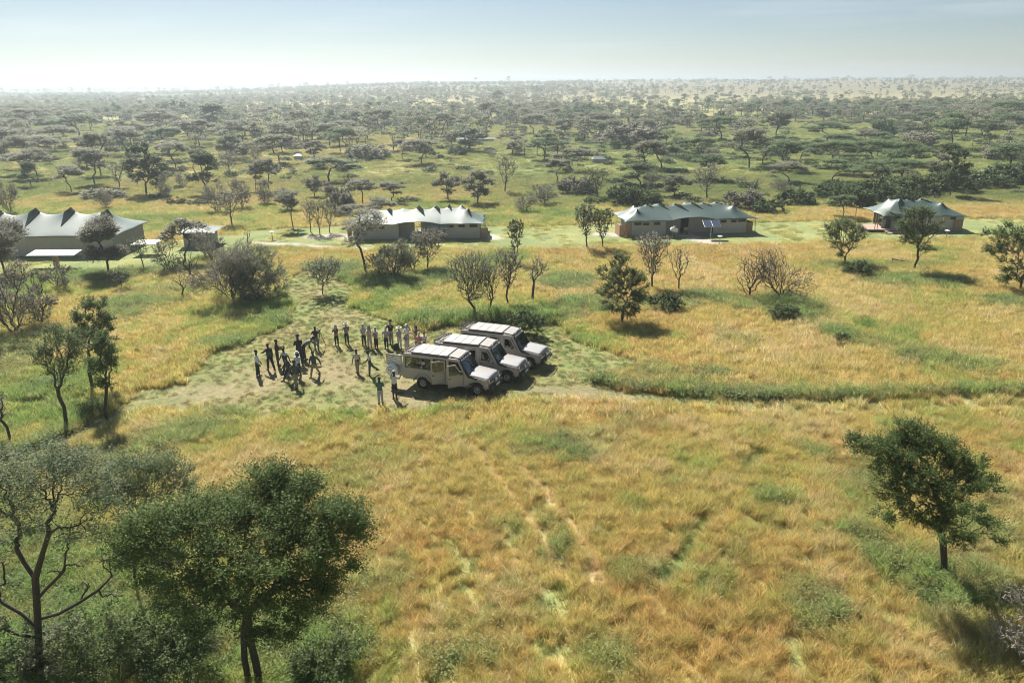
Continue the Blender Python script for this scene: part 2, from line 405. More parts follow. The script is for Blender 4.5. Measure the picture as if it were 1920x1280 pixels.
    ln = np.maximum(inpoly(wx * .2 + x * .8, wy * .2 + y * .8, LAWN), inpoly(wx, wy, LAWN2)).astype(float)
    c = mix(c, mix(np.broadcast_to(lawn, x.shape + (3,)), lawn * np.array([1.30, 1.12, 1.05]), sm(.40, .62, .5 * n2 + .5 * fbm(x / 5, y / 9, 111, 3))), 0.97 * ln); hgt = hgt * (1 - ln) + .05 * ln
    pt = ln * sm(.52, .66, .6 * fbm(x / 4, y / 7, 121, 4) + .4 * n2); c = mix(c, (gold + yg) / 2.1, .55 * pt); hgt = hgt + .10 * pt
    so = so * (.55 + .45 * sm(.35, .6, n2)); c = mix(c, mix(np.broadcast_to(soil, x.shape + (3,)), soil * 1.15, sm(.4, .7, n4)), 0.55 * so); den = den * (1 - .8 * so)
    gv = np.zeros_like(x)
    for P, w in GRAVEL:
        gv = np.maximum(gv, sm(w * 1.3, w * .8, dseg(wx * .12 + x * .88, wy * .12 + y * .88, P)))
    c = mix(c, gravel, .9 * gv); den = den * (1 - gv); hgt = hgt * (1 - .8 * gv)
    return np.clip(c, 0.01, 0.9), np.clip(hgt, .03, 1.3), np.clip(den, 0, 1), hb * (1 - cl) * (1 - ln)

# ------------------------------------------------------------------ ground sheet
def build_ground():
    Y0 = -45.0
    ys = [-42.0]
    while ys[-1] < 14000:
        w = ys[-1] - Y0
        st = 0.0065 * w if 5 < ys[-1] < 140 else 0.02 * w
        ys.append(ys[-1] + max(st, 0.12))
    ys = np.array(ys)
    az = np.concatenate([np.linspace(-2.6, -0.9, 60, endpoint=False), np.linspace(-0.9, 0.9, 420, endpoint=False), np.linspace(0.9, 2.6, 61)])
    A, Yg = np.meshgrid(az, ys)
    X = A * (Yg - Y0)
    Z = H(X, Yg)
    V = np.stack([X, Yg, Z], -1).reshape(-1, 3)
    nr, nc = X.shape
    idx = np.arange(nr * nc).reshape(nr, nc)
    F = np.stack([idx[:-1, :-1], idx[:-1, 1:], idx[1:, 1:], idx[1:, :-1]], -1).reshape(-1, 4)
    m, N, L, P = mat_new('savanna_ground')
    at = N.new('ShaderNodeVertexColor'); at.layer_name = 'col'
    geo = N.new('ShaderNodeNewGeometry')
    nz = N.new('ShaderNodeTexNoise'); nz.inputs['Scale'].default_value = 3.5; nz.inputs['Detail'].default_value = 9; nz.inputs['Roughness'].default_value = .7
    nz2 = N.new('ShaderNodeTexNoise'); nz2.inputs['Scale'].default_value = 0.35; nz2.inputs['Detail'].default_value = 6
    L.new(geo.outputs['Position'], nz.inputs['Vector']); L.new(geo.outputs['Position'], nz2.inputs['Vector'])
    mr = N.new('ShaderNodeMapRange'); mr.inputs[1].default_value = .3; mr.inputs[2].default_value = .7; mr.inputs[3].default_value = .62; mr.inputs[4].default_value = 1.3
    mr2 = N.new('ShaderNodeMapRange'); mr2.inputs[1].default_value = .3; mr2.inputs[2].default_value = .7; mr2.inputs[3].default_value = .85; mr2.inputs[4].default_value = 1.12
    L.new(nz.outputs[0], mr.inputs[0]); L.new(nz2.outputs[0], mr2.inputs[0])
    mu = N.new('ShaderNodeMath'); mu.operation = 'MULTIPLY'; L.new(mr.outputs[0], mu.inputs[0]); L.new(mr2.outputs[0], mu.inputs[1])
    sc = N.new('ShaderNodeVectorMath'); sc.operation = 'SCALE'; L.new(at.outputs[0], sc.inputs[0]); L.new(mu.outputs[0], sc.inputs['Scale'])
    L.new(sc.outputs[0], P.inputs['Base Color'])
    P.inputs['Roughness'].default_value = 0.95; P.inputs['Specular IOR Level'].default_value = 0.1
    b = N.new('ShaderNodeBump'); b.inputs['Strength'].default_value = .7; b.inputs['Distance'].default_value = .12
    L.new(nz.outputs[0], b.inputs['Height']); L.new(b.outputs[0], P.inputs['Normal'])
    me = np_mesh('ground', V, F, m, True)
    c, h, d, hb = maps(X.ravel(), Yg.ravel())
    # soil shows between standing blades
    sol = np.array([0.24, 0.20, 0.12])
    k = (np.clip(h, 0, .5) / .5)[:, None] * 0.25 * (1 - sm(100, 240, Yg.ravel()))[:, None]
    c = c * (1 - k) + sol * k
    ca = me.color_attributes.new('col', 'FLOAT_COLOR', 'POINT')
    ca.data.foreach_set('color', np.concatenate([c, np.ones((len(c), 1))], 1).astype(np.float32).ravel())
    tag(link('ground', me), kind='structure')
build_ground()

# ------------------------------------------------------------------ scattering by geometry nodes (uncountable cover only)
def scatter(name, pts, rot, scl, idx, protos, col=None, label=None):
    me = bpy.data.meshes.new(name)
    n = len(pts)
    me.vertices.add(n); me.vertices.foreach_set('co', np.asarray(pts, np.float32).ravel())
    a = me.attributes.new('rot', 'FLOAT_VECTOR', 'POINT'); a.data.foreach_set('vector', np.asarray(rot, np.float32).ravel())
    a = me.attributes.new('scl', 'FLOAT_VECTOR', 'POINT'); a.data.foreach_set('vector', np.asarray(scl, np.float32).ravel())
    a = me.attributes.new('idx', 'INT', 'POINT'); a.data.foreach_set('value', np.asarray(idx, np.int32))
    if col is not None:
        a = me.attributes.new('col', 'FLOAT_COLOR', 'POINT'); a.data.foreach_set('color', np.concatenate([col, np.ones((n, 1))], 1).astype(np.float32).ravel())
    o = link(name, me); o['kind'] = 'stuff'
    if label: o['label'] = label
    ng = bpy.data.node_groups.new(name, 'GeometryNodeTree')
    ng.interface.new_socket('Geometry', in_out='INPUT', socket_type='NodeSocketGeometry')
    ng.interface.new_socket('Geometry', in_out='OUTPUT', socket_type='NodeSocketGeometry')
    gi = ng.nodes.new('NodeGroupInput'); go = ng.nodes.new('NodeGroupOutput')
    jn = ng.nodes.new('GeometryNodeJoinGeometry')
    for me_p in reversed(protos):
        po = bpy.data.objects.new(me_p.name + '_source', me_p)
        oi = ng.nodes.new('GeometryNodeObjectInfo'); oi.inputs[0].default_value = po
        g2 = ng.nodes.new('GeometryNodeGeometryToInstance')
        ng.links.new(oi.outputs['Geometry'], g2.inputs[0]); ng.links.new(g2.outputs[0], jn.inputs[0])
    ip = ng.nodes.new('GeometryNodeInstanceOnPoints'); ip.inputs['Pick Instance'].default_value = True
    def attr(nm, dt):
        q = ng.nodes.new('GeometryNodeInputNamedAttribute'); q.data_type = dt; q.inputs['Name'].default_value = nm
        return [s for s in q.outputs if s.enabled and s.name == 'Attribute'][0]
    ng.links.new(gi.outputs[0], ip.inputs['Points']); ng.links.new(jn.outputs[0], ip.inputs['Instance'])
    ng.links.new(attr('idx', 'INT'), ip.inputs['Instance Index'])
    e2r = ng.nodes.new('FunctionNodeEulerToRotation'); ng.links.new(attr('rot', 'FLOAT_VECTOR'), e2r.inputs[0])
    ng.links.new(e2r.outputs[0], ip.inputs['Rotation']); ng.links.new(attr('scl', 'FLOAT_VECTOR'), ip.inputs['Scale'])
    ng.links.new(ip.outputs[0], go.inputs[0])
    md = o.modifiers.new('scatter', 'NODES'); md.node_group = ng
    return o

# grass tufts: unit height 1
def tuft(name, rng, nb, rad, wid, spread, mat, herb=False):
    V = []; F = []
    for i in range(nb):
        r = rad * math.sqrt(rng.random()); a = rng.random() * 6.283
        bx, by = r * math.cos(a), r * math.sin(a)
        h = 0.55 + 0.45 * rng.random(); t = rng.random() * 6.283
        lean = spread * (0.3 + rng.random()); lx, ly = math.cos(t) * lean, math.sin(t) * lean
        w = wid * (0.7 + 0.6 * rng.random()); q = rng.random() * 6.283; wx, wy = math.cos(q) * w, math.sin(q) * w
        b = len(V)
        if herb:     # short stalk with several broad leaves
            for k in range(3):
                z = h * (0.35 + 0.3 * k); cx, cy = bx + lx * z, by + ly * z
                q = rng.random() * 6.283; L = 0.055 + 0.05 * rng.random(); ux, uy = math.cos(q), math.sin(q); b = len(V)
                V += [(cx, cy, z), (cx + ux * L * .5 - uy * L * .3, cy + uy * L * .5 + ux * L * .3, z + L * .35),
                      (cx + ux * L, cy + uy * L, z + L * (.1 + .4 * rng.random())), (cx + ux * L * .5 + uy * L * .3, cy + uy * L * .5 - ux * L * .3, z + L * .35)]
                F.append((b, b + 1, b + 2, b + 3))
        else:
            V += [(bx - wx, by - wy, -.05), (bx + wx, by + wy, -.05),
                  (bx + lx * .35 * h + wx * .8, by + ly * .35 * h + wy * .8, h * .6), (bx + lx * .35 * h - wx * .8, by + ly * .35 * h - wy * .8, h * .6)]
            F.append((b, b + 1, b + 2, b + 3))
            V += [(bx + lx * h + wx * .5, by + ly * h + wy * .5, h), (bx + lx * h - wx * .5, by + ly * h - wy * .5, h)]
            F.append((b + 3, b + 2, b + 4, b + 5))
    return np_mesh(name, V, F, mat)
M['grass'] = leafmat('grass_blade', (0, 0, 0), (0, 0, 0), trans=0.5, mode='instance', rough=0.7)
rng = random.Random(5)
T_NEAR = [tuft('grass_tuft', rng, 44, .18, .0072, .34, M['grass']) for _ in range(5)]
T_MID = [tuft('grass_clump', rng, 48, .30, .0105, .34, M['grass']) for _ in range(4)]
T_FAR = [tuft('grass_patch', rng, 90, .80, .017, .45, M['grass']) for _ in range(3)]
T_HERB = [tuft('herb_tuft', rng, 20, .20, .01, .5, M['grass'], True) for _ in range(4)]
def grass():
    R_ = np.random.RandomState(11)
    def pts(y0, y1, dens, seed):
        n = int((y1 - y0) * 2 * (0.74 * (y0 + y1) / 2 + 6) * dens)
        y = np.sqrt(R_.rand(n) * (y1 ** 2 - y0 ** 2) + y0 ** 2)
        x = (R_.rand(n) * 2 - 1) * (0.74 * y + 6)
        return x, y
    for nm, y0, y1, dens, protos, sc, in [('tall_grass', 13, 37, 26, T_NEAR, 1.0), ('tall_grass', 37, 72, 14, T_MID, 1.0), ('tall_grass', 72, 150, 3.6, T_FAR, 1.0), ('tall_grass', 150, 420, .45, T_FAR, 1.0)]:
        x, y = pts(y0, y1, dens, 1)
        c, h, d, hb = maps(x, y)
        keep = (R_.rand(len(x)) < d) & (h > .06)
        # short sward: only some flat tufts
        keep &= (h > .2) | (R_.rand(len(x)) < .55)
        x, y, c, h, hb = x[keep], y[keep], c[keep], h[keep], hb[keep]
        n = len(x)
        hs = h * (0.66 + .58 * R_.rand(n)) * (0.8 if y0 > 70 else 1)
        wd = np.clip(.55 + h * .8, .5, 1.3) * sc * (1.5 if y0 >= 150 else 1)
        tint = 1 + .34 * (R_.rand(n, 1) - .5) + .10 * (R_.rand(n, 3) - .5)
        q = R_.rand(n, 1); tall = (h > .3)[:, None]
        c = np.where(tall & (q < .14), c * .65 + .35 * np.array([.66, .58, .36]), c)
        c = np.where(tall & (q > .78), c * .65 + .35 * np.array([.30, .38, .11]), c)
        col = np.clip(c * tint * 1.08, .01, .9)
        rot = np.stack([.10 + .16 * (R_.rand(n) - .5), .16 * (R_.rand(n) - .5) + .06, R_.rand(n) * 6.283], 1)
        scatter(nm, np.stack([x, y, H(x, y)], 1), rot, np.stack([wd, wd, hs], 1), R_.randint(0, len(protos), n), protos, col, 'tall golden and green savanna grass')
    # leafy herbs in the green patches
    x, y = pts(13, 75, 20, 2)
    c, h, d, hb = maps(x, y)
    k = R_.rand(len(x)) < hb * .75 * np.where(y > 40, .6, 1)
    x, y, c, h = x[k], y[k], c[k], h[k]; n = len(x)
    col = np.clip((c * .5 + np.array([.085, .14, .07]) * .8) * (1 + .4 * (R_.rand(n, 1) - .5)), .01, .9)
    s = np.where(y > 40, 1.7, 1.15)
    hs = h * (.8 + .5 * R_.rand(n))
    scatter('leafy_herbs', np.stack([x, y, H(x, y)], 1), np.stack([np.zeros(n), np.zeros(n), R_.rand(n) * 6.283], 1), np.stack([s, s, hs], 1), R_.randint(0, 4, n), T_HERB, col, 'grey green leafy herbs growing among the grass')
grass()
# ------------------------------------------------------------------ camp: canvas tents
M['roof'] = simple('roof_fabric', (0.065, 0.108, 0.095), 0.42, 0.14, 0.9, spec=0.6, bump=0.12)
M['roof_pale'] = simple('roof_fabric_pale', (0.14, 0.195, 0.19), 0.55, 0.10, 0.9, spec=0.35, bump=0.12)
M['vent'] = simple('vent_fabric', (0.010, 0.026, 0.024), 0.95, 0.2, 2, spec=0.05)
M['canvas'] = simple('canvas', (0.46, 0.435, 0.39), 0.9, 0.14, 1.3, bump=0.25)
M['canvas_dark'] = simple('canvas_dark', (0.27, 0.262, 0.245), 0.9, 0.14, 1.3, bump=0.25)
M['mesh_dark'] = simple('window_mesh', (0.012, 0.014, 0.014), 0.7, 0.2, 5)
M['wood'] = simple('wood_board', (0.34, 0.235, 0.15), 0.8, 0.25, 4, bump=0.3)
M['wood_red'] = simple('wood_board_red', (0.42, 0.245, 0.155), 0.8, 0.25, 4, bump=0.3)
M['pole'] = simple('pole_wood', (0.33, 0.20, 0.09), 0.7, 0.2, 6)
M['deck'] = simple('deck_boards', (0.50, 0.37, 0.30), 0.75, 0.15, 3, bump=0.2)
M['white'] = simple('white_paint', (0.74, 0.74, 0.72), 0.5, 0.06, 5)
M['steel'] = simple('galvanised_steel', (0.42, 0.43, 0.44), 0.4, 0.15, 8, metal=0.8)
M['cellglass'] = simple('solar_cell', (0.05, 0.065, 0.10), 0.08, 0.1, 3, spec=1.0, coat=1.0)
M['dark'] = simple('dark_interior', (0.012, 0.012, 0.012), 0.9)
M['rope'] = simple('rope', (0.45, 0.42, 0.36), 0.8)

def roof_z(u, v, L, W, eave, rise, peaks, arch=None, hipx=None):
    hw = W / 2
    hx = hipx or W * 0.42
    du = max(0.0, min(1.0, (L / 2 - abs(u)) / hx)); dv = max(0.0, 1 - abs(v) / hw)
    m = (min(du, dv) * 0.8 + 0.2 * du * dv)
    z = eave + rise * (m ** 0.9)
    for (pu, pv, a, s) in peaks:
        d = math.hypot(u - pu, (v - pv) * .8)
        z += a * math.exp(-d / s)
    # pulled up arch along the near eave
    if arch:
        a0, a1, ah = arch
        if a0 < u < a1:
            t = math.sin(math.pi * (u - a0) / (a1 - a0)) ** 0.8
            z += ah * t * max(0, -v / hw) ** 2
    return z
def canopy(root, L, W, eave, rise, peaks, mat, arch=None, vents=(), hipx=None, scal=0.22, nbay=6, name='canopy'):
    nu, nv = 110, 46
    P = []
    for i in range(nu + 1):
        row = []
        uu = -L / 2 + L * i / nu
        for j in range(nv + 1):
            vv = -W / 2 + W * j / nv
            eu, ev = abs(uu) / (L / 2), abs(vv) / (W / 2)
            # edges draw inwards between the tie points, corners are pulled out
            sv = scal * math.sin(math.pi * ((i / nu * nbay) % 1.0)) * ev ** 4
            su = scal * 1.2 * math.sin(math.pi * ((j / nv * 2) % 1.0)) * eu ** 6
            x = uu - math.copysign(su, uu); y = vv - math.copysign(sv, vv)
            row.append((x, y, roof_z(uu, vv, L, W, eave, rise, peaks, arch, hipx)))
        P.append(row)
    o = MB().grid(P).build(name, mat, root, smooth=True)
    s = o.modifiers.new('thickness', 'SOLIDIFY'); s.thickness = 0.02; s.offset = -1
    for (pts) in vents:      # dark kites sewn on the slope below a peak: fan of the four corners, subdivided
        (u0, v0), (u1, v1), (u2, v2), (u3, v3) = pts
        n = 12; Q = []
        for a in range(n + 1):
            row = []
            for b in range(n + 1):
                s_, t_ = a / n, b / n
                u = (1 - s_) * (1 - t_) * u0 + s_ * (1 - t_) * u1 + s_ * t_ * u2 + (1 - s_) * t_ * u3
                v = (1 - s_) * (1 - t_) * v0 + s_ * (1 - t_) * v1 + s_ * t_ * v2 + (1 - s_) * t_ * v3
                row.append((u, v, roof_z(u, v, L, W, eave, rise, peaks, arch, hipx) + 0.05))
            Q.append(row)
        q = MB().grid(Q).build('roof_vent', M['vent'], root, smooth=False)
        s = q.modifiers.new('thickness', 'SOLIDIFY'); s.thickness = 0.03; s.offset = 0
    return o
def kite(u, v, w, down, lean=0.0):
    return ((u, v + .18), (u + w, v - .25), (u + lean, v - down), (u - w, v - .25))
def wall(root, x0, x1, y, z0, z1, mat=None, windows=(), name='wall_panel'):
    mb = MB().box(((x0 + x1) / 2, y, (z0 + z1) / 2), (x1 - x0, .06, z1 - z0))
    # seams and a flap line
    n = max(1, int((x1 - x0) / 2.2))
    for k in range(n + 1):
        x = x0 + (x1 - x0) * k / n
        mb.box((x, y - .045, (z0 + z1) / 2), (.07, .03, z1 - z0 - .02))
    mb.box(((x0 + x1) / 2, y - .05, z0 + .35), (x1 - x0 - .02, .03, .05))
    o = mb.build(name, mat or M['canvas'], root)
    for (a, b, c, d) in windows:
        w = MB().box(((a + b) / 2, y - .05, (c + d) / 2), (b - a, .05, d - c)).build('window', M['mesh_dark'], o)
        MB().box(((a + b) / 2, y - .095, d + .03), (b - a + .08, .06, .06)).box((a, y - .09, (c + d) / 2), (.05, .03, d - c)).box((b, y - .09, (c + d) / 2), (.05, .03, d - c)).build('window_frame', M['canvas_dark'], w)
    return o
def fence_box(root, x0, x1, y0, y1, z1, mat, z0=0.05):
    """boarded screen round a wash yard: every board its own"""
    rail = MB().box(((x0 + x1) / 2, y0, z1 - .15), (x1 - x0, .05, .08)).box(((x0 + x1) / 2, y0, z0 + .25), (x1 - x0, .05, .08))
    sx = x0 if abs(x0) > abs(x1) else x1
    rail.box((sx, (y0 + y1) / 2, z1 - .15), (.05, y1 - y0, .08)).box((sx, (y0 + y1) / 2, z0 + .25), (.05, y1 - y0, .08))
    rail.box((sx, y0, (z0 + z1) / 2), (.07, .07, z1 - z0))
    o = rail.build('screen_fence', mat, root)
    def board(x, y, alongx):
        h = z1 - z0 + random.Random(int(x * 97 + y * 31)).uniform(-.03, .03)
        MB().box((x, y, z0 + h / 2), (.15, .03, h) if alongx else (.03, .15, h)).build('board', mat, o)
    n = int((x1 - x0) / .165)
    for k in range(n): board(x0 + .09 + k * .165, y0 - .045, True)
    m = int((y1 - y0) / .165); off = .045 if sx > 0 else -.045
    for k in range(m): board(sx + off, y0 + .09 + k * .165, False)
    return o

def basecentre(pxl, pyl, pxr, pyr):
    a, b = G(pxl, pyl), G(pxr, pyr)
    return a, b, math.atan2(b.y - a.y, b.x - a.x), (b - a).length

# --- big tent right of centre
a, b, rz, L = basecentre(1185, 443, 1397, 437)
def tent_frame(a, b, rz, depth, label):
    mid = (a + b) / 2
    n = Vector((-math.sin(rz), math.cos(rz), 0))
    return empty('safari_tent', mid + n * depth / 2, rz, label, 'tent')
W_ = 6.6
t = tent_frame(a, b, rz, W_ - 1.2, 'long grey green stretch canvas tent with eleven roof peaks, two solar panels standing in front')
hl = L / 2
k = L / 212.0                                  # metres per source pixel along the front
U = lambda px: (px - 1291) * k
pk = [(U(1200), .9, .55, .55), (U(1224), .9, .60, .55), (U(1242), 1.3, .5, .4), (U(1247), .8, .55, .5), (U(1278), .8, .60, .6), (U(1300), 1.2, .75, .55), (U(1310), .7, .55, .5),
      (U(1331), .8, .65, .55), (U(1356), .9, .75, .6), (U(1371), .9, .35, .5), (U(1196), -1.7, .75, .6), (U(1378), -1.5, .85, .6)]
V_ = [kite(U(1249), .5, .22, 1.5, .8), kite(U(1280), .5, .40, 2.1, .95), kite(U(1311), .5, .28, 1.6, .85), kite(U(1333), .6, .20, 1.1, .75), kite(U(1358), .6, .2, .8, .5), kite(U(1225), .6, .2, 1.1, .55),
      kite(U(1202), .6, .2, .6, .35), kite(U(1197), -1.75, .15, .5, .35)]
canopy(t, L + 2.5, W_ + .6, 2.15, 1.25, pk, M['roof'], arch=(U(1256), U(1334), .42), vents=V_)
y0 = -(W_ - 1.2) / 2
wall(t, -hl, U(1246), y0, .08, 2.2, windows=[(U(1188), U(1201), 1.55, 1.9), (U(1204), U(1215), 1.5, 1.85), (U(1224), U(1235), 1.5, 1.85)])
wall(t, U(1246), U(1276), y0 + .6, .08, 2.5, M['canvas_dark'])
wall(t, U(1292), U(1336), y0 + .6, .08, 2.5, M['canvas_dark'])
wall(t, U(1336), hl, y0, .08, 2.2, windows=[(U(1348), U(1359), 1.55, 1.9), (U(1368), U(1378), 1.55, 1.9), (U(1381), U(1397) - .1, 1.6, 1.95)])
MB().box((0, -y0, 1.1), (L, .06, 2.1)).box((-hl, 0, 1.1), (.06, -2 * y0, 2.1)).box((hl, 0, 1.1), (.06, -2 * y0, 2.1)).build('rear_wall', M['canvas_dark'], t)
MB().box((U(1284), y0 + 2.2, 1.3), (2.4, .06, 2.5)).build('doorway_shade_sheet', M['dark'], t)  # near-black sheet standing in for the shade inside the doorway
MB().box((0, 0, .04), (L + .05, -2 * y0 + .05, .14)).build('platform', M['canvas_dark'], t)
fence_box(t, U(1163), U(1185) - .05, y0 + .1, y0 + 2.4, 1.55, M['wood_red'])
fence_box(t, hl + .05, U(1411), y0 + .2, y0 + 2.4, 1.45, M['wood'])
for (ux, vy) in [(-L / 2 - 1.1, y0 - .4), (-L / 2 - 1.1, -y0 + .5), (L / 2 + 1.1, y0 - .35), (L / 2 + 1.1, -y0 + .4)]:
    MB().tube([(ux, vy, 0), (ux * .985, vy, 2.2)], .04).build('tent_pole', M['pole'], t)
c_ = MB(); 
for ux in (U(1283) - .1, U(1283) + .5): c_.box((ux, y0 - .1, .45), (.05, .5, .05)).box((ux, y0 + .15, .5), (.05, .05, 1.0)).box((ux, y0 - .33, .22), (.05, .05, .44))
c_.box((U(1283) + .2, y0 - .1, .45), (.6, .5, .05)).box((U(1283) + .2, y0 + .16, .8), (.6, .04, .45))
ch = c_.build('chair', M['wood'], None); ch.matrix_world = t.matrix_basis.copy()
tag(ch, 'pale wooden chair in the dark doorway of the long tent right of centre', 'chair')

# --- tent left of centre, half hidden by an acacia
a, b, rz, L = basecentre(664, 450, 900, 447)
t2 = tent_frame(a, b, rz, W_ - 1.2, 'pale green stretch canvas tent partly hidden behind a leaning acacia, left of centre')
hl = L / 2; k = L / 236.0
U = lambda px: (px - 782) * k
pk = [(U(694), -.6, .7, .6), (U(726), .8, .5, .6), (U(753), .7, .55, .6), (U(783), .8, .85, .55), (U(814), 1.0, .9, .6), (U(841), 1.0, .9, .55), (U(864), 1.1, .9, .55), (U(878), -.9, .9, .55)]
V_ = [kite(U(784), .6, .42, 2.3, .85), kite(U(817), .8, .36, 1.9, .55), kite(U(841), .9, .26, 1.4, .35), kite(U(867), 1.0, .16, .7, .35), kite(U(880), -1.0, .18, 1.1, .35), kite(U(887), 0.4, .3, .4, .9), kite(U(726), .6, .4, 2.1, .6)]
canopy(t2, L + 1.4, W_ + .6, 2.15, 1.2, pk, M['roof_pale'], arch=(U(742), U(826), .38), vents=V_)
wall(t2, -hl, U(748), y0, .08, 2.2, windows=[(U(676), U(688), 1.5, 1.85), (U(692), U(704), 1.5, 1.85), (U(712), U(722), 1.5, 1.85)])
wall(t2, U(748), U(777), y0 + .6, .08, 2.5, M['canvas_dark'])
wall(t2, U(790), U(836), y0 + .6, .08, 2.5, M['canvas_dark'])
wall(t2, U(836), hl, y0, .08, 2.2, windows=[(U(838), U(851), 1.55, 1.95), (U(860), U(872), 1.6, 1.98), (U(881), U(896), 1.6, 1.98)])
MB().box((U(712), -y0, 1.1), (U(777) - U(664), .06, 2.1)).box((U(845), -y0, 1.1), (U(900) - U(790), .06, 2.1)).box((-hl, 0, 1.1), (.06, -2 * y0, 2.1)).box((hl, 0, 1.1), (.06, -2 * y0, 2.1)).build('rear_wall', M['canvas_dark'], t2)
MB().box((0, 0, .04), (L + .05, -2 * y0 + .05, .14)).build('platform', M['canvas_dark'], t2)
fence_box(t2, U(653), U(664) - .05, y0 + .1, y0 + 2.4, 1.45, M['wood'])
fence_box(t2, hl + .05, U(914), y0 + .2, y0 + 2.4, 1.45, M['wood'])
for (ux, vy) in [(-L / 2 - .6, y0 - .4), (L / 2 + .6, y0 - .35), (L / 2 + .6, -y0 + .4), (-L / 2 - .6, -y0 + .4)]:
    MB().tube([(ux, vy, 0), (ux * .985, vy, 2.2)], .04).build('tent_pole', M['pole'], t2)

# --- large mess tent at the left edge
a, b, rz, L = basecentre(-70, 484, 212, 479)
t3 = empty('mess_tent', (a + b) / 2 + Vector((0, 4.0, 0)), rz, 'large pale canvas mess tent with tall dark kite vents at the left edge', 'tent')
hl = L / 2; k = L / 282.0
U = lambda px: (px - 71) * k
pk = [(U(u_), .4, 1.2, .8) for u_ in (-32, 38, 106, 177)]
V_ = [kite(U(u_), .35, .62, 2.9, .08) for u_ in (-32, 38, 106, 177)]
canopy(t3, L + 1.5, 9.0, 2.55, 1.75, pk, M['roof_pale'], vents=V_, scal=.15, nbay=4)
wall(t3, -hl, hl, -4.0, .08, 2.75, M['canvas'])
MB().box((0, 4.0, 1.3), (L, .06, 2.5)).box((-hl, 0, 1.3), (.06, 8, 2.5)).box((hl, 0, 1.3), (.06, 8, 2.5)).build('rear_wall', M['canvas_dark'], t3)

# --- small store hut
a, b, rz, L = basecentre(345, 464, 393, 463)
t4 = empty('store_tent', (a + b) / 2 + Vector((0, 1.5, 0)), rz, 'small square canvas store tent with a single pointed roof among bare trees', 'tent')
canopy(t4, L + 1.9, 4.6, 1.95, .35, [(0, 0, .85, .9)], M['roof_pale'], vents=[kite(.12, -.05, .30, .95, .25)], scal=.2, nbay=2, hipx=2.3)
wall(t4, -L / 2, L / 2, -1.5, .05, 2.05, M['canvas'], windows=[(-L / 2 + .1, -L / 2 + .95, 1.25, 1.8)])
MB().box((0, 1.5, 1.0), (L, .06, 1.95)).box((-L / 2, 0, 1.0), (.06, 3, 1.95)).box((L / 2, 0, 1.0), (.06, 3, 1.95)).build('rear_wall', M['canvas_dark'], t4)

# --- far right tent with veranda
a, b, rz, L = basecentre(1672, 434, 1802, 432)
rz += R(-4)
t5 = empty('safari_tent', (a + b) / 2 + Vector((0, 2.6, 0)), rz, 'dark green peaked tent with a raised pink deck and thin yellow poles, far right', 'tent')
hl = L / 2; k = L / 130.0
U = lambda px: (px - 1737) * k
pk = [(U(1683), .7, .85, .8), (U(1697), -.6, .8, .7), (U(1717), .7, .6, .6), (U(1742), .7, .85, .6), (U(1757), .6, .4, .5), (U(1768), -1.3, .85, .6)]
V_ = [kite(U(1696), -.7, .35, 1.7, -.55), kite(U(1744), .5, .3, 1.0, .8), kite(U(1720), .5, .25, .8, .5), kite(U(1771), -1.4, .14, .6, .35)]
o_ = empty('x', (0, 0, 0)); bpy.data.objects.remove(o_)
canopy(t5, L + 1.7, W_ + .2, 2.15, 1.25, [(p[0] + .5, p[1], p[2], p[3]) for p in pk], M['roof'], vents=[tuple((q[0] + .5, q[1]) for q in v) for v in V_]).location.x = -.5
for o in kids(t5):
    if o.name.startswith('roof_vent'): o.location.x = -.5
wall(t5, U(1656), U(1735), -2.6, .12, 2.2, M['canvas_dark'], windows=[(U(1662), U(1672), .3, 2.0)])
wall(t5, U(1735), hl, -2.6, .12, 2.2, M['canvas'], windows=[(U(1778), U(1788), 1.65, 1.95)])
MB().box((0, 2.6, 1.1), (L, .06, 2.1)).box((hl, 0, 1.1), (.06, 5.2, 2.1)).build('rear_wall', M['canvas_dark'], t5)
d = MB().box((U(1655), -1.6, .30), (U(1682) - U(1626), 3.8, .10)).build('deck', M['deck'], t5)
for q in range(16): MB().box((U(1655), -3.4 + q * .235, .37), (U(1682) - U(1626), .2, .03)).build('board', M['deck'], d)
MB().box((U(1655), -3.2, .13), (2.6, .1, .25)).build('deck_skirt', M['dark'], t5)
MB().box((U(1668), -3.9, .18), (1.6, .5, .06)).box((U(1670), -4.4, .06), (1.6, .5, .06)).build('step', M['deck'], t5)
for (px_, vy) in [(1640, -3.3), (1645, -3.2), (1637, 2.6)]:
    MB().tube([(U(px_), vy, .3), (U(px_), vy, 2.45)], .045).build('veranda_pole', M['pole'], t5)
fence_box(t5, U(1786), U(1801), -2.75, -1.2, 1.6, M['wood'])

for o_ in (t, t2, t3, t4, t5): o_.scale.z = .87
ch.scale.z = .87
# --- solar panels, lamps, bits and pieces around the tents
def solar(px, py, w, d, h, tilt, label, posts=1, cells=2, pw=.08, top='cell'):
    g = G(px, py); t = empty('solar_panel', g, 0, label, 'solar panel')
    Rm = Matrix.Rotation(tilt, 4, 'X')
    for c in range(cells):
        cx = -w / 2 + w / cells * (c + .5); mb = MB(); mb.T = Matrix.Translation((0, 0, h)) @ Rm
        mb.box((cx, 0, 0), (w / cells - .03, d, .05)).build('panel', M['steel'], t)
        mb = MB(); mb.T = Matrix.Translation((0, 0, h)) @ Rm
        mb.box((cx, 0, .032), (w / cells - .10, d - .08, .012)).build('glass', M['cellglass'] if top == 'cell' else M['white'], t)
    for q in range(posts):
        x = 0 if posts == 1 else -w * .3 + w * .6 * q / (posts - 1)
        MB().box((x, 0, h / 2 - .02), (pw, pw, h - .04)).build('post', M['steel'] if pw < .2 else M['wood'], t)
    return t
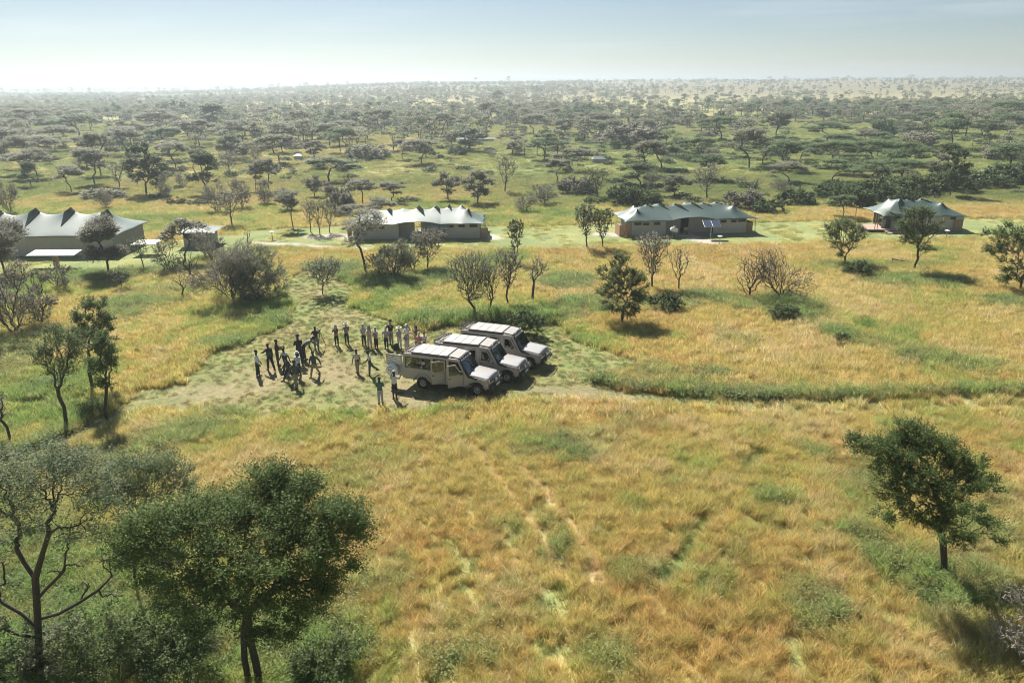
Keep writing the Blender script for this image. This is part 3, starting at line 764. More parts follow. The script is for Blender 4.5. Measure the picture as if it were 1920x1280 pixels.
solar(1332, 447, 2.0, 1.5, 1.75, R(22), 'tilted pair of framed solar panels on a post before the long tent right of centre', cells=2)
solar(107, 500, 4.9, 1.7, 1.45, R(8), 'wide panel table painted pale as reflected sky, on a thick post in front of the mess tent', cells=5, pw=.42, top='white')  # white cell tops stand in for the sky mirrored in the glass
solar(279, 476, 2.7, 2.0, 1.3, R(4), 'white topped panel table on thin posts right of the mess tent', cells=3, posts=2, pw=.06, top='white')
solar(825, 449, 2.4, 1.2, 1.5, R(20), 'panel with a painted white glint in front of the tent left of centre', cells=2, top='white')  # glint off the panel is painted as a plain white top
def path_lamp(px, py, label):
    g = G(px, py); t = empty('path_lamp', g, 0, label, 'lamp')
    MB().tube([(0, 0, 0), (0, 0, .85)], .05, 8).build('post', M['pole'] if False else M['wood'], t)
    MB().lathe([(.05, .84), (.30, .90), (.30, .94), (.02, 1.04), (.0, 1.04)], n=12).build('shade', M['white'], t)
path_lamp(511, 449, 'small path lamp with a pale round cap beside the curving gravel path on the left')
path_lamp(1349, 458, 'small path lamp with a pale cap at the gravel path end, right of centre')
path_lamp(1774, 447, 'small path lamp with a pale cap on the lawn before the far right tent')
# satellite-dish like white drum beside the doorway
g = G(1263, 446); t = empty('water_tank', g, .4, 'white drum on a low steel stand beside the doorway of the long tent', 'tank')
mb = MB(); mb.T = Matrix.Translation((0, 0, .95)) @ Matrix.Rotation(R(20), 4, 'Y')
mb.lathe([(0, -.45), (.22, -.45), (.26, -.38), (.26, .38), (.22, .45), (0, .45)], axis='x', n=14).build('drum', M['white'], t, smooth=True)
MB().tube([(-.3, -.2, 0), (-.2, -.1, .75)], .025).tube([(.3, -.2, 0), (.2, -.1, .75)], .025).tube([(0, .3, 0), (0, .1, .75)], .025).build('stand', M['steel'], t)
MB().lathe([(0, 1.2), (.13, 1.2), (.13, 1.38), (0, 1.40)], n=10).build('cap', M['white'], t, smooth=True)
# fallen branch in the golden grass on the right, bleached
g = G(1690, 497)
o = MB().tube([(-1.1, 0, .75), (-.9, 0, .62), (0, .1, .42), (1.2, .2, .25)], [.04, .06, .05, .02]).tube([(-.95, 0, .62), (-1.05, 0, .1)], [.05, .03]).build('fallen_branch', M['bark'], None, loc=g)
tag(o, 'dark fallen branch lying over the golden grass left of a leafy tree, right side', 'branch')
# distant white roofs glimpsed between the trees
for (px, py, w, lab) in [(421, 249, 3.0, 'tiny white roof far off between acacias on the left'), (560, 300, 2.2, 'low white roof in the open grass left of centre, far behind the tents'),
                         (893, 267, 13, 'long low white roof glimpsed behind trees at centre'), (1122, 306, 3.2, 'small white roof between umbrella acacias right of centre')]:
    g = G(px, py); t = empty('distant_tent', g, .1, lab, 'tent')
    t.scale = (1, .6, .55); MB().box((0, 0, .9), (w * .85, 3, 1.8)).build('wall', M['canvas'], t)
    MB().add([(-w / 2, -1.8, 1.8), (w / 2, -1.8, 1.8), (w / 2, 1.8, 1.8), (-w / 2, 1.8, 1.8), (-w / 2 + .6, 0, 2.7), (w / 2 - .6, 0, 2.7)],
             [(0, 1, 5, 4), (2, 3, 4, 5), (1, 2, 5), (3, 0, 4), (3, 2, 1, 0)]) if False else None
    mb = MB(); mb.add([(-w / 2, -1.8, 1.82), (w / 2, -1.8, 1.82), (w / 2, 1.8, 1.82), (-w / 2, 1.8, 1.82), (-w / 2 + .6, 0, 2.7), (w / 2 - .6, 0, 2.7)],
                      [(0, 1, 5, 4), (2, 3, 4, 5), (1, 2, 5), (3, 0, 4), (3, 2, 1, 0)])
    mb.build('roof', M['roof_pale'], t)
# ------------------------------------------------------------------ safari vehicles
M['paint'] = simple('beige_paint', (0.42, 0.39, 0.34), 0.36, 0.10, 1.2, spec=0.5, coat=0.35)
M['bonnet'] = simple('beige_paint_sky_sheen', (0.52, 0.51, 0.50), 0.3, 0.08, 1.2, spec=0.7, coat=0.8)  # body beige made lighter: sky reflection on the bonnet put into the colour
M['hatch'] = simple('pale_roof_hatch', (0.40, 0.39, 0.37), 0.45, 0.10, 2.0)
M['black'] = simple('black_steel', (0.014, 0.015, 0.016), 0.45, 0.2, 5)
M['rubber'] = simple('rubber', (0.022, 0.021, 0.020), 0.85, 0.25, 9, bump=0.3)
M['rim'] = simple('alloy_rim', (0.40, 0.40, 0.39), 0.4, 0.15, 9, metal=0.5)
M['lamp'] = simple('lamp_glass', (0.75, 0.76, 0.74), 0.08, 0.05, 9, spec=1.0, coat=1.0)
M['orange'] = simple('indicator', (0.65, 0.20, 0.03), 0.3)
M['seat'] = simple('seat_cloth', (0.16, 0.13, 0.10), 0.9)
m, N, L_, P = mat_new('tinted_glass')
P.inputs['Base Color'].default_value = (0.35, 0.42, 0.42, 1); P.inputs['Roughness'].default_value = 0.03
P.inputs['Transmission Weight'].default_value = 0.0; P.inputs['Coat Weight'].default_value = 1.0
tr = N.new('ShaderNodeBsdfTransparent'); tr.inputs[0].default_value = (0.45, 0.48, 0.47, 1)
gl = N.new('ShaderNodeBsdfGlossy'); gl.inputs['Roughness'].default_value = 0.03; gl.inputs[0].default_value = (.9, .95, 1, 1)
fr = N.new('ShaderNodeLayerWeight'); fr.inputs[0].default_value = 0.5
pw = N.new('ShaderNodeMath'); pw.operation = 'POWER'; pw.inputs[1].default_value = 4.0; L_.new(fr.outputs['Facing'], pw.inputs[0])
mu = N.new('ShaderNodeMath'); mu.operation = 'MULTIPLY_ADD'; mu.inputs[1].default_value = 0.7; mu.inputs[2].default_value = 0.07; mu.use_clamp = True
L_.new(pw.outputs[0], mu.inputs[0])
ms = N.new('ShaderNodeMixShader'); L_.new(mu.outputs[0], ms.inputs[0]); L_.new(tr.outputs[0], ms.inputs[1]); L_.new(gl.outputs[0], ms.inputs[2])
L_.new(ms.outputs[0], N['Material Output'].inputs[0])
M['glass'] = m

BELT, TOP = 1.27, 2.13
def yy(z, off=0.0):            # half width of the body by height
    return 0.93 - (0.10 * max(0, z - BELT) / (TOP - BELT)) - off
def arc(cx, cz, r, a0, a1, n=10):
    return [(cx + r * math.cos(R(a0 + (a1 - a0) * i / n)), cz + r * math.sin(R(a0 + (a1 - a0) * i / n))) for i in range(n + 1)]
RW, FWX, ZC = -1.62, 1.93, 0.42
def side(sgn):
    f0 = lambda x, z: (x, sgn * yy(z), z); f1 = lambda x, z: (x, sgn * (yy(z) - .05), z)
    return f0, f1
D1 = (-0.92, -0.05); D2 = (0.12, 1.08)      # rear side door, front door
DZ = 0.60
DU1 = [(D1[0], BELT), (D1[0], 2.02), (D1[1], 2.02), (D1[1], BELT)]
DU2 = [(D2[0], BELT), (D2[0], 1.98), (0.66, 1.98), (D2[1], BELT)]
WIN_R = [(-2.72, 1.36), (-2.72, 1.94), (-1.10, 1.94), (-1.10, 1.36)]
def ins(l, d):    # shrink a loop towards its centre by about d
    cx = sum(p[0] for p in l) / len(l); cz = sum(p[1] for p in l) / len(l)
    return [(p[0] - math.copysign(min(d, abs(p[0] - cx) * .9), p[0] - cx), p[1] - math.copysign(min(d, abs(p[1] - cz) * .9), p[1] - cz)) for p in l]
def make_truck(label, doors_open=False):
    t = empty('safari_truck', (0, 0, 0), 0, label, 'vehicle', 'safari trucks parked side by side')
    body = MB()
    for s in (-1, 1):
        f0, f1 = side(s)
        low = [(-2.95, .62)] + arc(RW, ZC, .56, 180 - 21, 21) + [(D1[0], DZ), (D1[0], BELT), (-2.95, BELT)]
        body.plate([low], f0, f1)
        body.plate([[(D1[1], DZ), (D2[0], DZ), (D2[0], BELT), (D1[1], BELT)]], f0, f1)
        body.plate([[(D1[0], .52), (D2[1] + .15, .52), (D2[1] + .15, DZ - .005), (D1[0], DZ - .005)]], f0, f1)
        front = [(D2[1], DZ), (D2[1], BELT), (1.34, BELT), (1.38, 1.24), (2.58, 1.11), (2.66, .95), (2.66, .66)] + arc(FWX, ZC, .56, 21, 180 - 21)
        body.plate([front], f0, f1)
        up = [(-2.95, BELT), (-2.88, TOP), (.64, TOP), (.80, 2.06), (1.34, BELT)]
        # openings for window and doors, joined into the belt line
        up = [(-2.95, BELT), (-2.88, TOP), (.64, TOP), (.80, 2.04), (1.34, BELT), (D2[1] + .04, BELT), (.70, 2.0), (D2[0], 2.0), (D2[0], BELT), (D1[1], BELT), (D1[1], 2.03), (D1[0], 2.03), (D1[0], BELT)]
        body.plate([up, WIN_R], f0, f1)
    # rear wall, roof skin, floor, cowl, front panel
    W0, W1 = yy(1), yy(TOP)
    body.box((-2.93, 0, .93), (.05, 2 * W0 - .1, .62))
    for s in (-1, 1): body.box((-2.90, s * (W1 - .12), 1.70), (.05, .22, .86))
    body.box((-2.88, 0, 2.07), (.05, 2 * W1 - .1, .12))
    body.box((-1.13, 0, 2.145), (3.56, 2 * W1 + .02, .05))
    body.add([(.62, -W1, 2.17), (.62, W1, 2.17), (.90, W1 * .98, 2.02), (.90, -W1 * .98, 2.02), (.62, -W1, 2.12), (.62, W1, 2.12), (.88, W1 * .98, 1.97), (.88, -W1 * .98, 1.97)],
             [(0, 1, 2, 3), (4, 7, 6, 5), (0, 3, 7, 4), (1, 5, 6, 2), (3, 2, 6, 7), (0, 4, 5, 1)])
    body.box((-.1, 0, .58), (5.5, 1.70, .08))
    body.box((2.63, 0, .86), (.05, 1.76, .42))
    for s in (-1, 1): body.box((-.85 if False else RW, s * .62, .85), (1.15, .5, .5)); body.box((FWX, s * .62, .98), (1.1, .5, .18))
    bo = body.build('body', M['paint'], t, bevel=0.012)
    # wheel arch flares
    for (cx) in (RW, FWX):
        for s in (-1, 1):
            pts = [(x, s * .955, z) for x, z in arc(cx, ZC, .585, 172, 8, 12)]
            MB().tube(pts, .045, 6).build('arch_flare', M['paint'], bo, smooth=True)
    # bonnet
    b = MB(); n = 8; P_ = []
    for i in range(9):
        x = 1.36 + 1.26 * i / 8; z = 1.285 - .13 * i / 8 - .05 * (i / 8) ** 3
        P_.append([(x, (-.86 + 1.72 * j / n), z + .035 * (1 - (2 * j / n - 1) ** 2) + (.02 if 2 <= j <= 6 and i < 8 else 0)) for j in range(n + 1)])
    o = b.grid(P_).build('bonnet', M['bonnet'], t, smooth=True); q = o.modifiers.new('t', 'SOLIDIFY'); q.thickness = .04; q.offset = -1
    MB().box((1.75, .0, 1.262), (.30, .34, .05)).build('bonnet_scoop', M['bonnet'], o, bevel=.015)
    MB().box((1.32, 0, 1.27), (.16, 1.6, .03)).build('cowl', M['black'], t)
    # windscreen
    ws = [(1.335, -.80, 1.30), (1.335, .80, 1.30), (.90, .74, 1.99), (.90, -.74, 1.99)]
    o = MB(); wi = [(x - .012, y, z_ - .008) for x, y, z_ in ws]; o.add(ws + wi, [(0, 1, 2, 3), (7, 6, 5, 4), (0, 4, 5, 1), (1, 5, 6, 2), (2, 6, 7, 3), (3, 7, 4, 0)]); o = o.build('windscreen', M['glass'], t)
    fr_ = MB()
    for i in range(4):
        fr_.tube([ws[i], ws[(i + 1) % 4]], .028, 6)
    fr_.build('windscreen_frame', M['black'], o)
    for s in (-.3, .45): MB().tube([(1.36, s, 1.30), (1.20, s + .34, 1.56)], .014, 5).build('wiper', M['black'], o)
    # windows
    for s in (-1, 1):
        f0, f1 = side(s)
        g = MB().plate([ins(WIN_R, .01)], lambda x, z: (x, s * (yy(z) - .02), z), lambda x, z: (x, s * (yy(z) - .03), z)).build('window', M['glass'], t)
        MB().plate([[(-2.76, 1.32), (-2.76, 1.98), (-1.06, 1.98), (-1.06, 1.32)], WIN_R], lambda x, z: (x, s * (yy(z) + .012), z), lambda x, z: (x, s * (yy(z) - .01), z)).build('window_seal', M['black'], g)
        MB().box((-1.9, s * (yy(1.65) - .018), 1.65), (.035, .03, .58)).build('window_bar', M['black'], g)
    # doors
    def door(s, rng_, uploop, opened, hx):
        piv = bpy.data.objects.new('side_door', None)
        f0 = lambda x, z: (x - hx, s * (yy(z) + .004) - s * yy(1), z); f1 = lambda x, z: (x - hx, s * (yy(z) - .045) - s * yy(1), z)
        mb = MB().plate([[(rng_[0] + .012, DZ), (rng_[1] - .012, DZ), (rng_[1] - .012, BELT), (rng_[0] + .012, BELT)]], f0, f1)
        ul = ins(uploop, .012); ul = [(p[0], max(p[1], BELT + .001)) for p in ul]
        win = ins(uploop, .09); win = [(p[0], max(p[1], BELT + .07)) for p in win]
        if len(set(round(p[0], 2) for p in uploop)) > 2:   # slanted front edge
            win = [(uploop[0][0] + .09, BELT + .07), (uploop[0][0] + .09, 1.90), (.60, 1.90), (.94, BELT + .07)]
        mb.plate([ul, win], f0, f1)
        d = mb.build('side_door', M['paint'], t, bevel=.008); d.location = (hx, s * yy(1), 0)
        g = MB().plate([win], lambda x, z: (x - hx, s * (yy(z) - .015) - s * yy(1), z), lambda x, z: (x - hx, s * (yy(z) - .025) - s * yy(1), z)).build('window', M['glass'], d)
        MB().box((rng_[0] + .12 - hx, s * .03, 1.16), (.14, .04, .035)).build('handle', M['black'], d)
        if rng_ is D2:
            mb2 = MB().tube([(0.80 - hx, s * .02, 1.42), (.86 - hx, s * .20, 1.50)], .012, 5).box((.86 - hx, s * .27, 1.52), (.05, .16, .24))
            mb2.build('mirror', M['black'], d)
        if opened: d.rotation_euler.z = s * -R(opened) * -1 if s > 0 else -R(opened) * -1 * -1
        return d
    for s in (-1, 1):
        op = doors_open and s == -1
        a1 = door(s, D1, DU1, 0, D1[1]); a2 = door(s, D2, DU2, 0, D2[1])
        if op: a1.rotation_euler.z = R(32); a2.rotation_euler.z = R(44)
    # roof rack and hatches
    rk = MB(); z = 2.24
    for y in (-.80, .80): rk.tube([(-2.96, y, z), (.02, y, z)], .022, 6)
    rk.tube([(-2.96, -.80, z), (-2.96, .80, z)], .022, 6); rk.tube([(-2.96, -.80, z + .10), (-2.96, .80, z + .10)], .02, 6)
    for y in (-.80, .80): rk.tube([(-2.96, y, z + .10), (-2.45, y, z + .10), (-2.35, y, z)], .02, 6)
    for x in (-2.75, -2.55, -2.35): rk.tube([(x, -.80, z), (x, .80, z)], .018, 6)
    for x in (-2.9, -1.9, -.9, 0): 
        for y in (-.80, .80): rk.tube([(x, y, 2.16), (x, y, z)], .018, 5)
    rk.tube([(-2.8, -.5, z + .06), (-2.5, .5, z + .12)], .04, 6)
    rk.build('roof_rack', M['black'], t)
    for i in range(4):
        for y in (-.39, .39):
            h = MB().box((-2.04 + i * .585, y, 2.285), (.565, .76, .045)).build('roof_hatch', M['hatch'], t, bevel=.012)
    MB().box((-1.16, 0, 2.23), (2.42, 1.64, .06)).build('hatch_frame', M['black'], t)
    mb = MB(); mb.T = Matrix.Translation((.40, 0, 2.235)) @ Matrix.Rotation(R(7), 4, 'Y')
    mb.box((0, 0, 0), (.62, 1.40, .05)); mb.build('cab_hatch', M['hatch'], t, bevel=.015)
    mb = MB().tube([(.76, -.72, 2.20), (.80, 0, 2.21), (.76, .72, 2.20)], .03, 6)
    for y in (-.6, -.3, 0, .3, .6): mb.box((.80, y, 2.17), (.08, .16, .10))
    mb.build('light_bar', M['black'], t)
    for y in (-.45, .45): MB().lathe([(0, .06), (.07, .055), (.075, 0)], (.80, y, 2.26), 10, 'x').build('spot_lamp', M['lamp'], t)
    # snorkel along the wing and pillar
    MB().tube([(1.95, -.93, 1.10), (1.45, -.97, 1.22), (1.33, -.96, 1.32), (.93, -.90, 2.02), (.90, -.90, 2.22)], [.05, .07, .05, .04, .055], 8).build('snorkel', M['black'], t, smooth=True)
    for s in (-1, 1):
        MB().add([(1.30, s * .91, 1.27), (1.36, s * .935, 1.255), (2.1, s * .94, 1.17), (2.05, s * .93, 1.10), (1.30, s * .945, 1.14)], [(0, 1, 2, 3, 4)]) if s > 9 else None
        st = MB().box((.1, s * .98, .46), (2.0, .16, .04)); 
        for x in (-.7, .1, .9): st.box((x, s * .88, .49), (.04, .2, .04))
        st.build('side_step', M['black'], t)
        MB().lathe([(0, .03), (.075, .025), (.08, 0)], (2.66, s * .70, .99), 12, 'x').build('headlight', M['lamp'], t)
        MB().box((2.60, s * .925, .98), (.12, .03, .10)).build('indicator', M['orange'], t)
        MB().box((-2.96, s * .80, .95), (.04, .12, .26)).build('tail_light', M['orange'], t)
    g = MB().box((2.665, 0, .99), (.02, 1.16, .24))
    o = g.build('grille', M['black'], t)
    for i in range(4): MB().box((2.685, 0, .905 + i * .055), (.02, 1.08, .018)).build('grille_bar', M['steel'], o)
    # bull bar
    bb = MB()
    bb.box((2.82, 0, .62), (.18, 1.84, .20))
    for y in (-.45, .45): bb.tube([(2.88, y, .60), (2.90, y, 1.02), (2.84, y, 1.12)], .030, 6)
    bb.tube([(2.84, -.45, 1.12), (2.84, .45, 1.12)], .030, 6)
    for s in (-1, 1): bb.tube([(2.90, s * .45, .98), (2.86, s * .80, .98), (2.74, s * .92, .90), (2.74, s * .92, .66)], .026, 6)
    bb.tube([(2.90, -.45, .84), (2.90, .45, .84)], .024, 6)
    bb.build('bull_bar', M['black'], t)
    MB().box((2.925, 0, .66), (.02, .50, .12)).build('number_plate', M['white'], t)
    for s in (-.28, .28): MB().lathe([(0, .05), (.08, .045), (.085, 0)], (2.90, s, 1.02), 12, 'x').build('spot_lamp', M['lamp'], t)
    # wheels
    for x in (RW, FWX):
        for s in (-1, 1):
            w = empty('wheel', (x, s * .79, ZC - .02)); w.parent = t; w.name = 'wheel'
            ty = MB().lathe([(.22, -.11), (.34, -.12), (.385, -.10), (.40, -.06), (.40, .06), (.385, .10), (.34, .12), (.22, .11)], axis='y', n=26).build('tyre', M['rubber'], w, smooth=True)
            tm = MB()
            for q in range(30):
                a_ = 2 * math.pi * q / 30; tm.box((.40 * math.cos(a_), 0, .40 * math.sin(a_)), (.02, .20, .035), Matrix.Rotation(-a_, 3, 'Y'))
            tm.build('tread', M['rubber'], w)
            rm = MB().lathe([(.225, s * .09), (.205, s * .10), (.18, s * .05), (.06, s * .07), (.05, s * .10), (0, s * .10)], axis='y', n=20).build('rim', M['rim'], w, smooth=True)
            ho = MB()
            for q in range(6):
                a_ = 2 * math.pi * q / 6; ho.lathe([(.034, s * .066), (0, s * .067)], (.125 * math.cos(a_), 0, .125 * math.sin(a_)), 8, 'y')
            ho.build('rim_hole', M['black'], w)
    MB().tube([(RW, -.7, .42), (RW, .7, .42)], .05).tube([(FWX, -.7, .42), (FWX, .7, .42)], .05).box((-.1, .38, .50), (5.0, .08, .1)).box((-.1, -.38, .50), (5.0, .08, .1)).build('chassis', M['black'], t)
    # seats
    for x in (-2.2, -1.35, -.45, .45):
        for y in (-.45, .45):
            MB().box((x, y, .92), (.48, .50, .14)).box((x - .24, y, 1.28), (.12, .48, .62)).box((x - .25, y, 1.66), (.09, .24, .18)).build('passenger_seat', M['seat'], t, bevel=.02)
    MB().tube([(1.0 + .02 * math.cos(a_ / 2.0), .45 + .17 * math.cos(a_ * math.pi / 6), 1.25 + .17 * math.sin(a_ * math.pi / 6)) for a_ in range(13)], .014, 5).build('steering_wheel', M['black'], t)
    # spare-wheel door at the back
    rd = MB().box((0, -.55, .35), (.05, 1.10, .70))
    for y in (-.05, -1.05): rd.box((0, y, 1.0), (.05, .10, .62))
    rd.box((0, -.55, 1.28), (.05, 1.10, .08)).box((0, -.55, .70), (.05, 1.10, .06))
    rr = rd.build('rear_door', M['paint'], t, bevel=.01); rr.location = (-2.97, .55, .70)
    gl_ = MB().box((0, -.55, .98), (.01, .95, .54)).build('window', M['glass'], rr)
    gd = MB()
    for i in range(5): gd.box((-.035, -.55, .76 + i * .11), (.015, .92, .055))
    gd.build('window_guard', M['white'], rr)
    wt = MB().lathe([(0, -.30), (.30, -.30), (.37, -.27), (.385, -.22), (.385, -.10), (.30, -.06)], (0, -.62, .36), 26, 'x').build('spare_tyre', M['rubber'], rr, smooth=True)
    return t, rr
truck, rear = make_truck('nearest safari truck, beige with a pale roof, its two side doors standing open', True)
# place: rear-wheel and front-wheel contact points of the nearest truck in the photo
def place_truck(o, px1, py1, px2, py2):
    a, b = G(px1, py1), G(px2, py2)
    d = (b - a); th = math.atan2(d.y, d.x)
    # these are the near-side (right-hand) wheels, 0.88 m right of the centre line
    mid = (a + b) / 2; off = Vector((-math.sin(th), math.cos(th), 0)) * .86
    c = mid + off - Vector((math.cos(th), math.sin(th), 0)) * ((RW + FWX) / 2)
    o.location = (c.x, c.y, .0); o.rotation_euler.z = th
    return (b - a).length
print('wheelbase', place_truck(truck, 794, 729, 895, 743))
tr2 = copy_tree(truck); tr3 = copy_tree(truck)
th = truck.rotation_euler.z
p0 = G(860, 716); 
for o, dp, lab in ((tr2, (54, -22), 'middle safari truck of the three, beige with a pale roof and closed doors'), (tr3, (97, -46), 'rearmost safari truck of the three, beige, nearest to the dark stump')):
    g = G(860 + dp[0], 716 + dp[1])
    o.location = truck.location + (g - p0); o['label'] = lab
    o.rotation_euler.z = th + (R(1.5) if o is tr2 else R(-1.0))
    for k in kids(o):
        if k.name.startswith('side_door'): k.rotation_euler.z = 0
# open rear door of the nearest truck, hinged at its near corner, spare wheel with a round white cover
rear.location = (-2.97, -.55 - .30, .70)
# mirror the door so that it swings from the near side: outer face then looks at the camera
for k in [rear] + kids(rear):
    pass
rear.scale = (1, -1, 1)
rear.rotation_euler.z = R(88)
cv = MB().lathe([(0, -.335), (.36, -.33), (.40, -.30), (.41, -.26), (.41, -.12)], (0, -.62, .36), 30, 'x').build('wheel_cover', M['white'], rear, smooth=True)
cv['label'] = 'round white spare wheel cover with a thin dark emblem'
em = MB()
em.tube([(-.345, -.62 + .22 * math.cos(a_), .36 + .10 + .13 * math.sin(a_)) for a_ in np.linspace(.3, 2.8, 12)], .010, 4)
em.tube([(-.345, -.62 + y, .36 + z) for y, z in [(-.20, .02), (-.12, .05), (-.03, .0), (.05, .04), (.14, .0), (.22, .03)]], .012, 4)
em.tube([(-.345, -.62 + y, .36 + z) for y, z in [(-.05, .01), (-.04, -.10), (-.01, -.14)]], .009, 4)
em.build('emblem', M['black'], cv) if False else em.build('emblem', M['black'], rear)
# ------------------------------------------------------------------ people
def cloth(name, col): 
    if name not in M: M[name] = simple(name, col, 0.85, 0.12, 7)
    return M[name]
cloth('skin_dark', (0.060, 0.036, 0.024)); cloth('skin_light', (0.42, 0.27, 0.20)); cloth('hair_black', (0.010, 0.009, 0.008))
cloth('white_cloth', (0.62, 0.64, 0.66)); cloth('cream_cloth', (0.52, 0.47, 0.38)); cloth('black_cloth', (0.024, 0.026, 0.031)); cloth('khaki_cloth', (0.30, 0.255, 0.18))
cloth('green_cloth', (0.045, 0.095, 0.075)); cloth('navy_cloth', (0.030, 0.042, 0.065)); cloth('grey_cloth', (0.20, 0.205, 0.21)); cloth('blue_cloth', (0.20, 0.27, 0.36))
cloth('denim', (0.14, 0.19, 0.26)); cloth('olive_cloth', (0.085, 0.088, 0.055)); cloth('brown_cloth', (0.12, 0.075, 0.05)); cloth('light_grey_cloth', (0.40, 0.41, 0.42)); cloth('shoe', (0.03, 0.025, 0.022)); cloth('pink_cloth', (0.45, 0.24, 0.24)); cloth('red_cloth', (0.5, 0.06, 0.05)); cloth('teal_cloth', (0.06, 0.15, 0.14)); cloth('plaid_cloth', (0.15, 0.19, 0.24))
GIRTH = 1.28
def skin_obj(name, J, E, mat, parent, root=0, sub=1):
    me = bpy.data.meshes.new(name)
    me.from_pydata([tuple(j[0]) for j in J], E, [])
    o = link(name, me, parent)
    m = o.modifiers.new('skin', 'SKIN'); m.use_smooth_shade = True
    sv = me.skin_vertices[0].data
    for i, j in enumerate(J):
        r = j[1]; r = r if isinstance(r, tuple) else (r, r)
        r = (r[0] * GIRTH, r[1] * GIRTH); sv[i].radius = r; sv[i].use_root = (i == root)
    if sub:
        s = o.modifiers.new('sub', 'SUBSURF'); s.levels = sub; s.render_levels = sub
    me.materials.append(mat)
    return o
def person(px, py, h, face, label, top, bottom, skin='skin_dark', hat=None, hair='hair_black', sleeves='short', shorts=False, lean=0.0,
           legs=((0.0, 0.0), (0.0, 0.0)), arms=((5, 8, 5), (5, 8, 5)), vest=None, brim=.17, dz=0.0, pack=None, crouch=0.0, world=None, woman=False):
    """face: heading in degrees (0 = away from the camera, 90 = to the left of the picture, 180 = towards it, -90 = right)
       legs: (thigh swing forward, knee bend) per side; arms: (forward swing, outward, elbow bend) per side"""
    g = G(px, py) if world is None else Vector(world)
    t = empty('person', g + Vector((0, 0, dz)), R(face), label, 'person')
    S = h / 1.75
    V3 = lambda x, y, z: Vector((x, y, z)) * S
    hipz = .93
    # forward = +Y, right = +X
    knee, ank, toe = [], [], []
    for sgn, (sw, kb) in zip((-1, 1), legs):
        a = R(sw); k = Vector((sgn * .10, math.sin(a) * .44, -math.cos(a) * .44)); a2 = R(sw - kb)
        q = k + Vector((sgn * .01, math.sin(a2) * .43, -math.cos(a2) * .43))
        knee.append(k); ank.append(q)
    drop = -min(q.z for q in ank) + .06
    hip = Vector((0, 0, drop))
    def RL(v):   # torso lean forward about the hips
        c, s = math.cos(lean), math.sin(lean)
        return Vector((v.x, v.y * c + v.z * s, v.z * c - v.y * s))
    P_ = lambda v: (hip + RL(Vector(v))) * S
    J = []; E = []
    def add(p, r, par=None):
        J.append((p, r if isinstance(r, tuple) else r)); i = len(J) - 1
        if par is not None: E.append((par, i))
        return i
    q = S
    sw_ = .17 if not woman else .15
    pel = add(P_((0, 0, .02)), (.12 * q, .09 * q))
    sp = add(P_((0, .01, .22)), (.11 * q, .085 * q), pel)
    chs = add(P_((0, 0, .42)), (.145 * q, .10 * q), sp)
    nk0 = add(P_((0, 0, .53)), .058 * q, chs); nk = add(P_((0, .012, .60)), .050 * q, nk0)
    hd0 = add(P_((0, .03, .67)), (.062 * q, .070 * q), nk); hd1 = add(P_((0, .022, .75)), (.074 * q, .088 * q), hd0); hd2 = add(P_((0, .012, .815)), (.052 * q, .060 * q), hd1)
    hands = []
    for sgn, (fs, os_, eb) in zip((-1, 1), arms):
        sh = add(P_((sgn * sw_, 0, .46)), .052 * q, chs)
        f, o = R(fs), R(os_)
        d = Vector((sgn * math.sin(o), math.sin(f) * math.cos(o), -math.cos(f) * math.cos(o)))
        el_ = Vector((sgn * (sw_ + .01), 0, .46)) + d * .29
        el = add(P_(el_), .040 * q, sh)
        f2 = f + R(eb); o2 = o * .4
        if eb > 60: o2 = -R(22)
        d2 = Vector((sgn * math.sin(o2), math.sin(f2) * math.cos(o2), -math.cos(f2) * math.cos(o2)))
        wr_ = el_ + d2 * .25; wr = add(P_(wr_), .026 * q, el)
        pm = add(P_(wr_ + d2 * .07), (.040 * q, .018 * q), wr)
        side_ = d2.cross(Vector((sgn, 0, 0))); side_ = side_.normalized() if side_.length > .1 else Vector((0, 1, 0))
        for fi in range(4):
            o_f = (fi - 1.5) * .024; ln = (.062, .074, .070, .055)[fi]
            k1 = add(P_(wr_ + d2 * .11 + side_ * o_f), .0085 * q, pm)
            add(P_(wr_ + d2 * (.11 + ln) + side_ * o_f * 1.1 + Vector((-sgn * .015, 0, 0))), .0075 * q, k1)
        tb = add(P_(wr_ + d2 * .05 + side_ * .045), .010 * q, wr); add(P_(wr_ + d2 * .09 + side_ * .060 + Vector((-sgn * .01, 0, 0))), .009 * q, tb)
        hands.append((P_(wr_ + d2 * .1), sh, el, wr))
    hpz = []
    for i, sgn in enumerate((-1, 1)):
        hp = add((hip + Vector((sgn * .085, 0, -.03))) * S, .078 * q, pel)
        kn = add((hip + knee[i]) * S, .052 * q, hp)
        an = add((hip + ank[i]) * S, .036 * q, kn)
        add((hip + ank[i] + Vector((sgn * .02, .14, -.035))) * S, .030 * q, an)
        hpz.append((hp, kn, an))
    sk = M[skin]
    b = skin_obj('body', J, E, sk, t, pel)
    # face: nose, ears, eyes
    mbf = MB()
    hc = P_((0, .022, .75))
    fwd = (P_((0, 1, .75)) - P_((0, 0, .75))).normalized()
    mbf.box(hc + fwd * .092 * q + Vector((0, 0, -.01 * q)), (.022 * q, .03 * q, .035 * q))
    for sgn in (-1, 1): mbf.box(hc + Vector((sgn * .078 * q, 0, -.005 * q)), (.012 * q, .03 * q, .05 * q))
    mbf.build('face', sk, t)
    ey = MB()
    for sgn in (-1, 1): ey.box(hc + fwd * .086 * q + Vector((sgn * .03 * q, 0, .012 * q)), (.018 * q, .012 * q, .010 * q))
    ey.box(hc + fwd * .082 * q + Vector((0, 0, -.045 * q)), (.04 * q, .012 * q, .008 * q))
    ey.build('eyes', M['hair_black'], t)
    # clothes follow the same joints, a little wider
    gk = 1.0
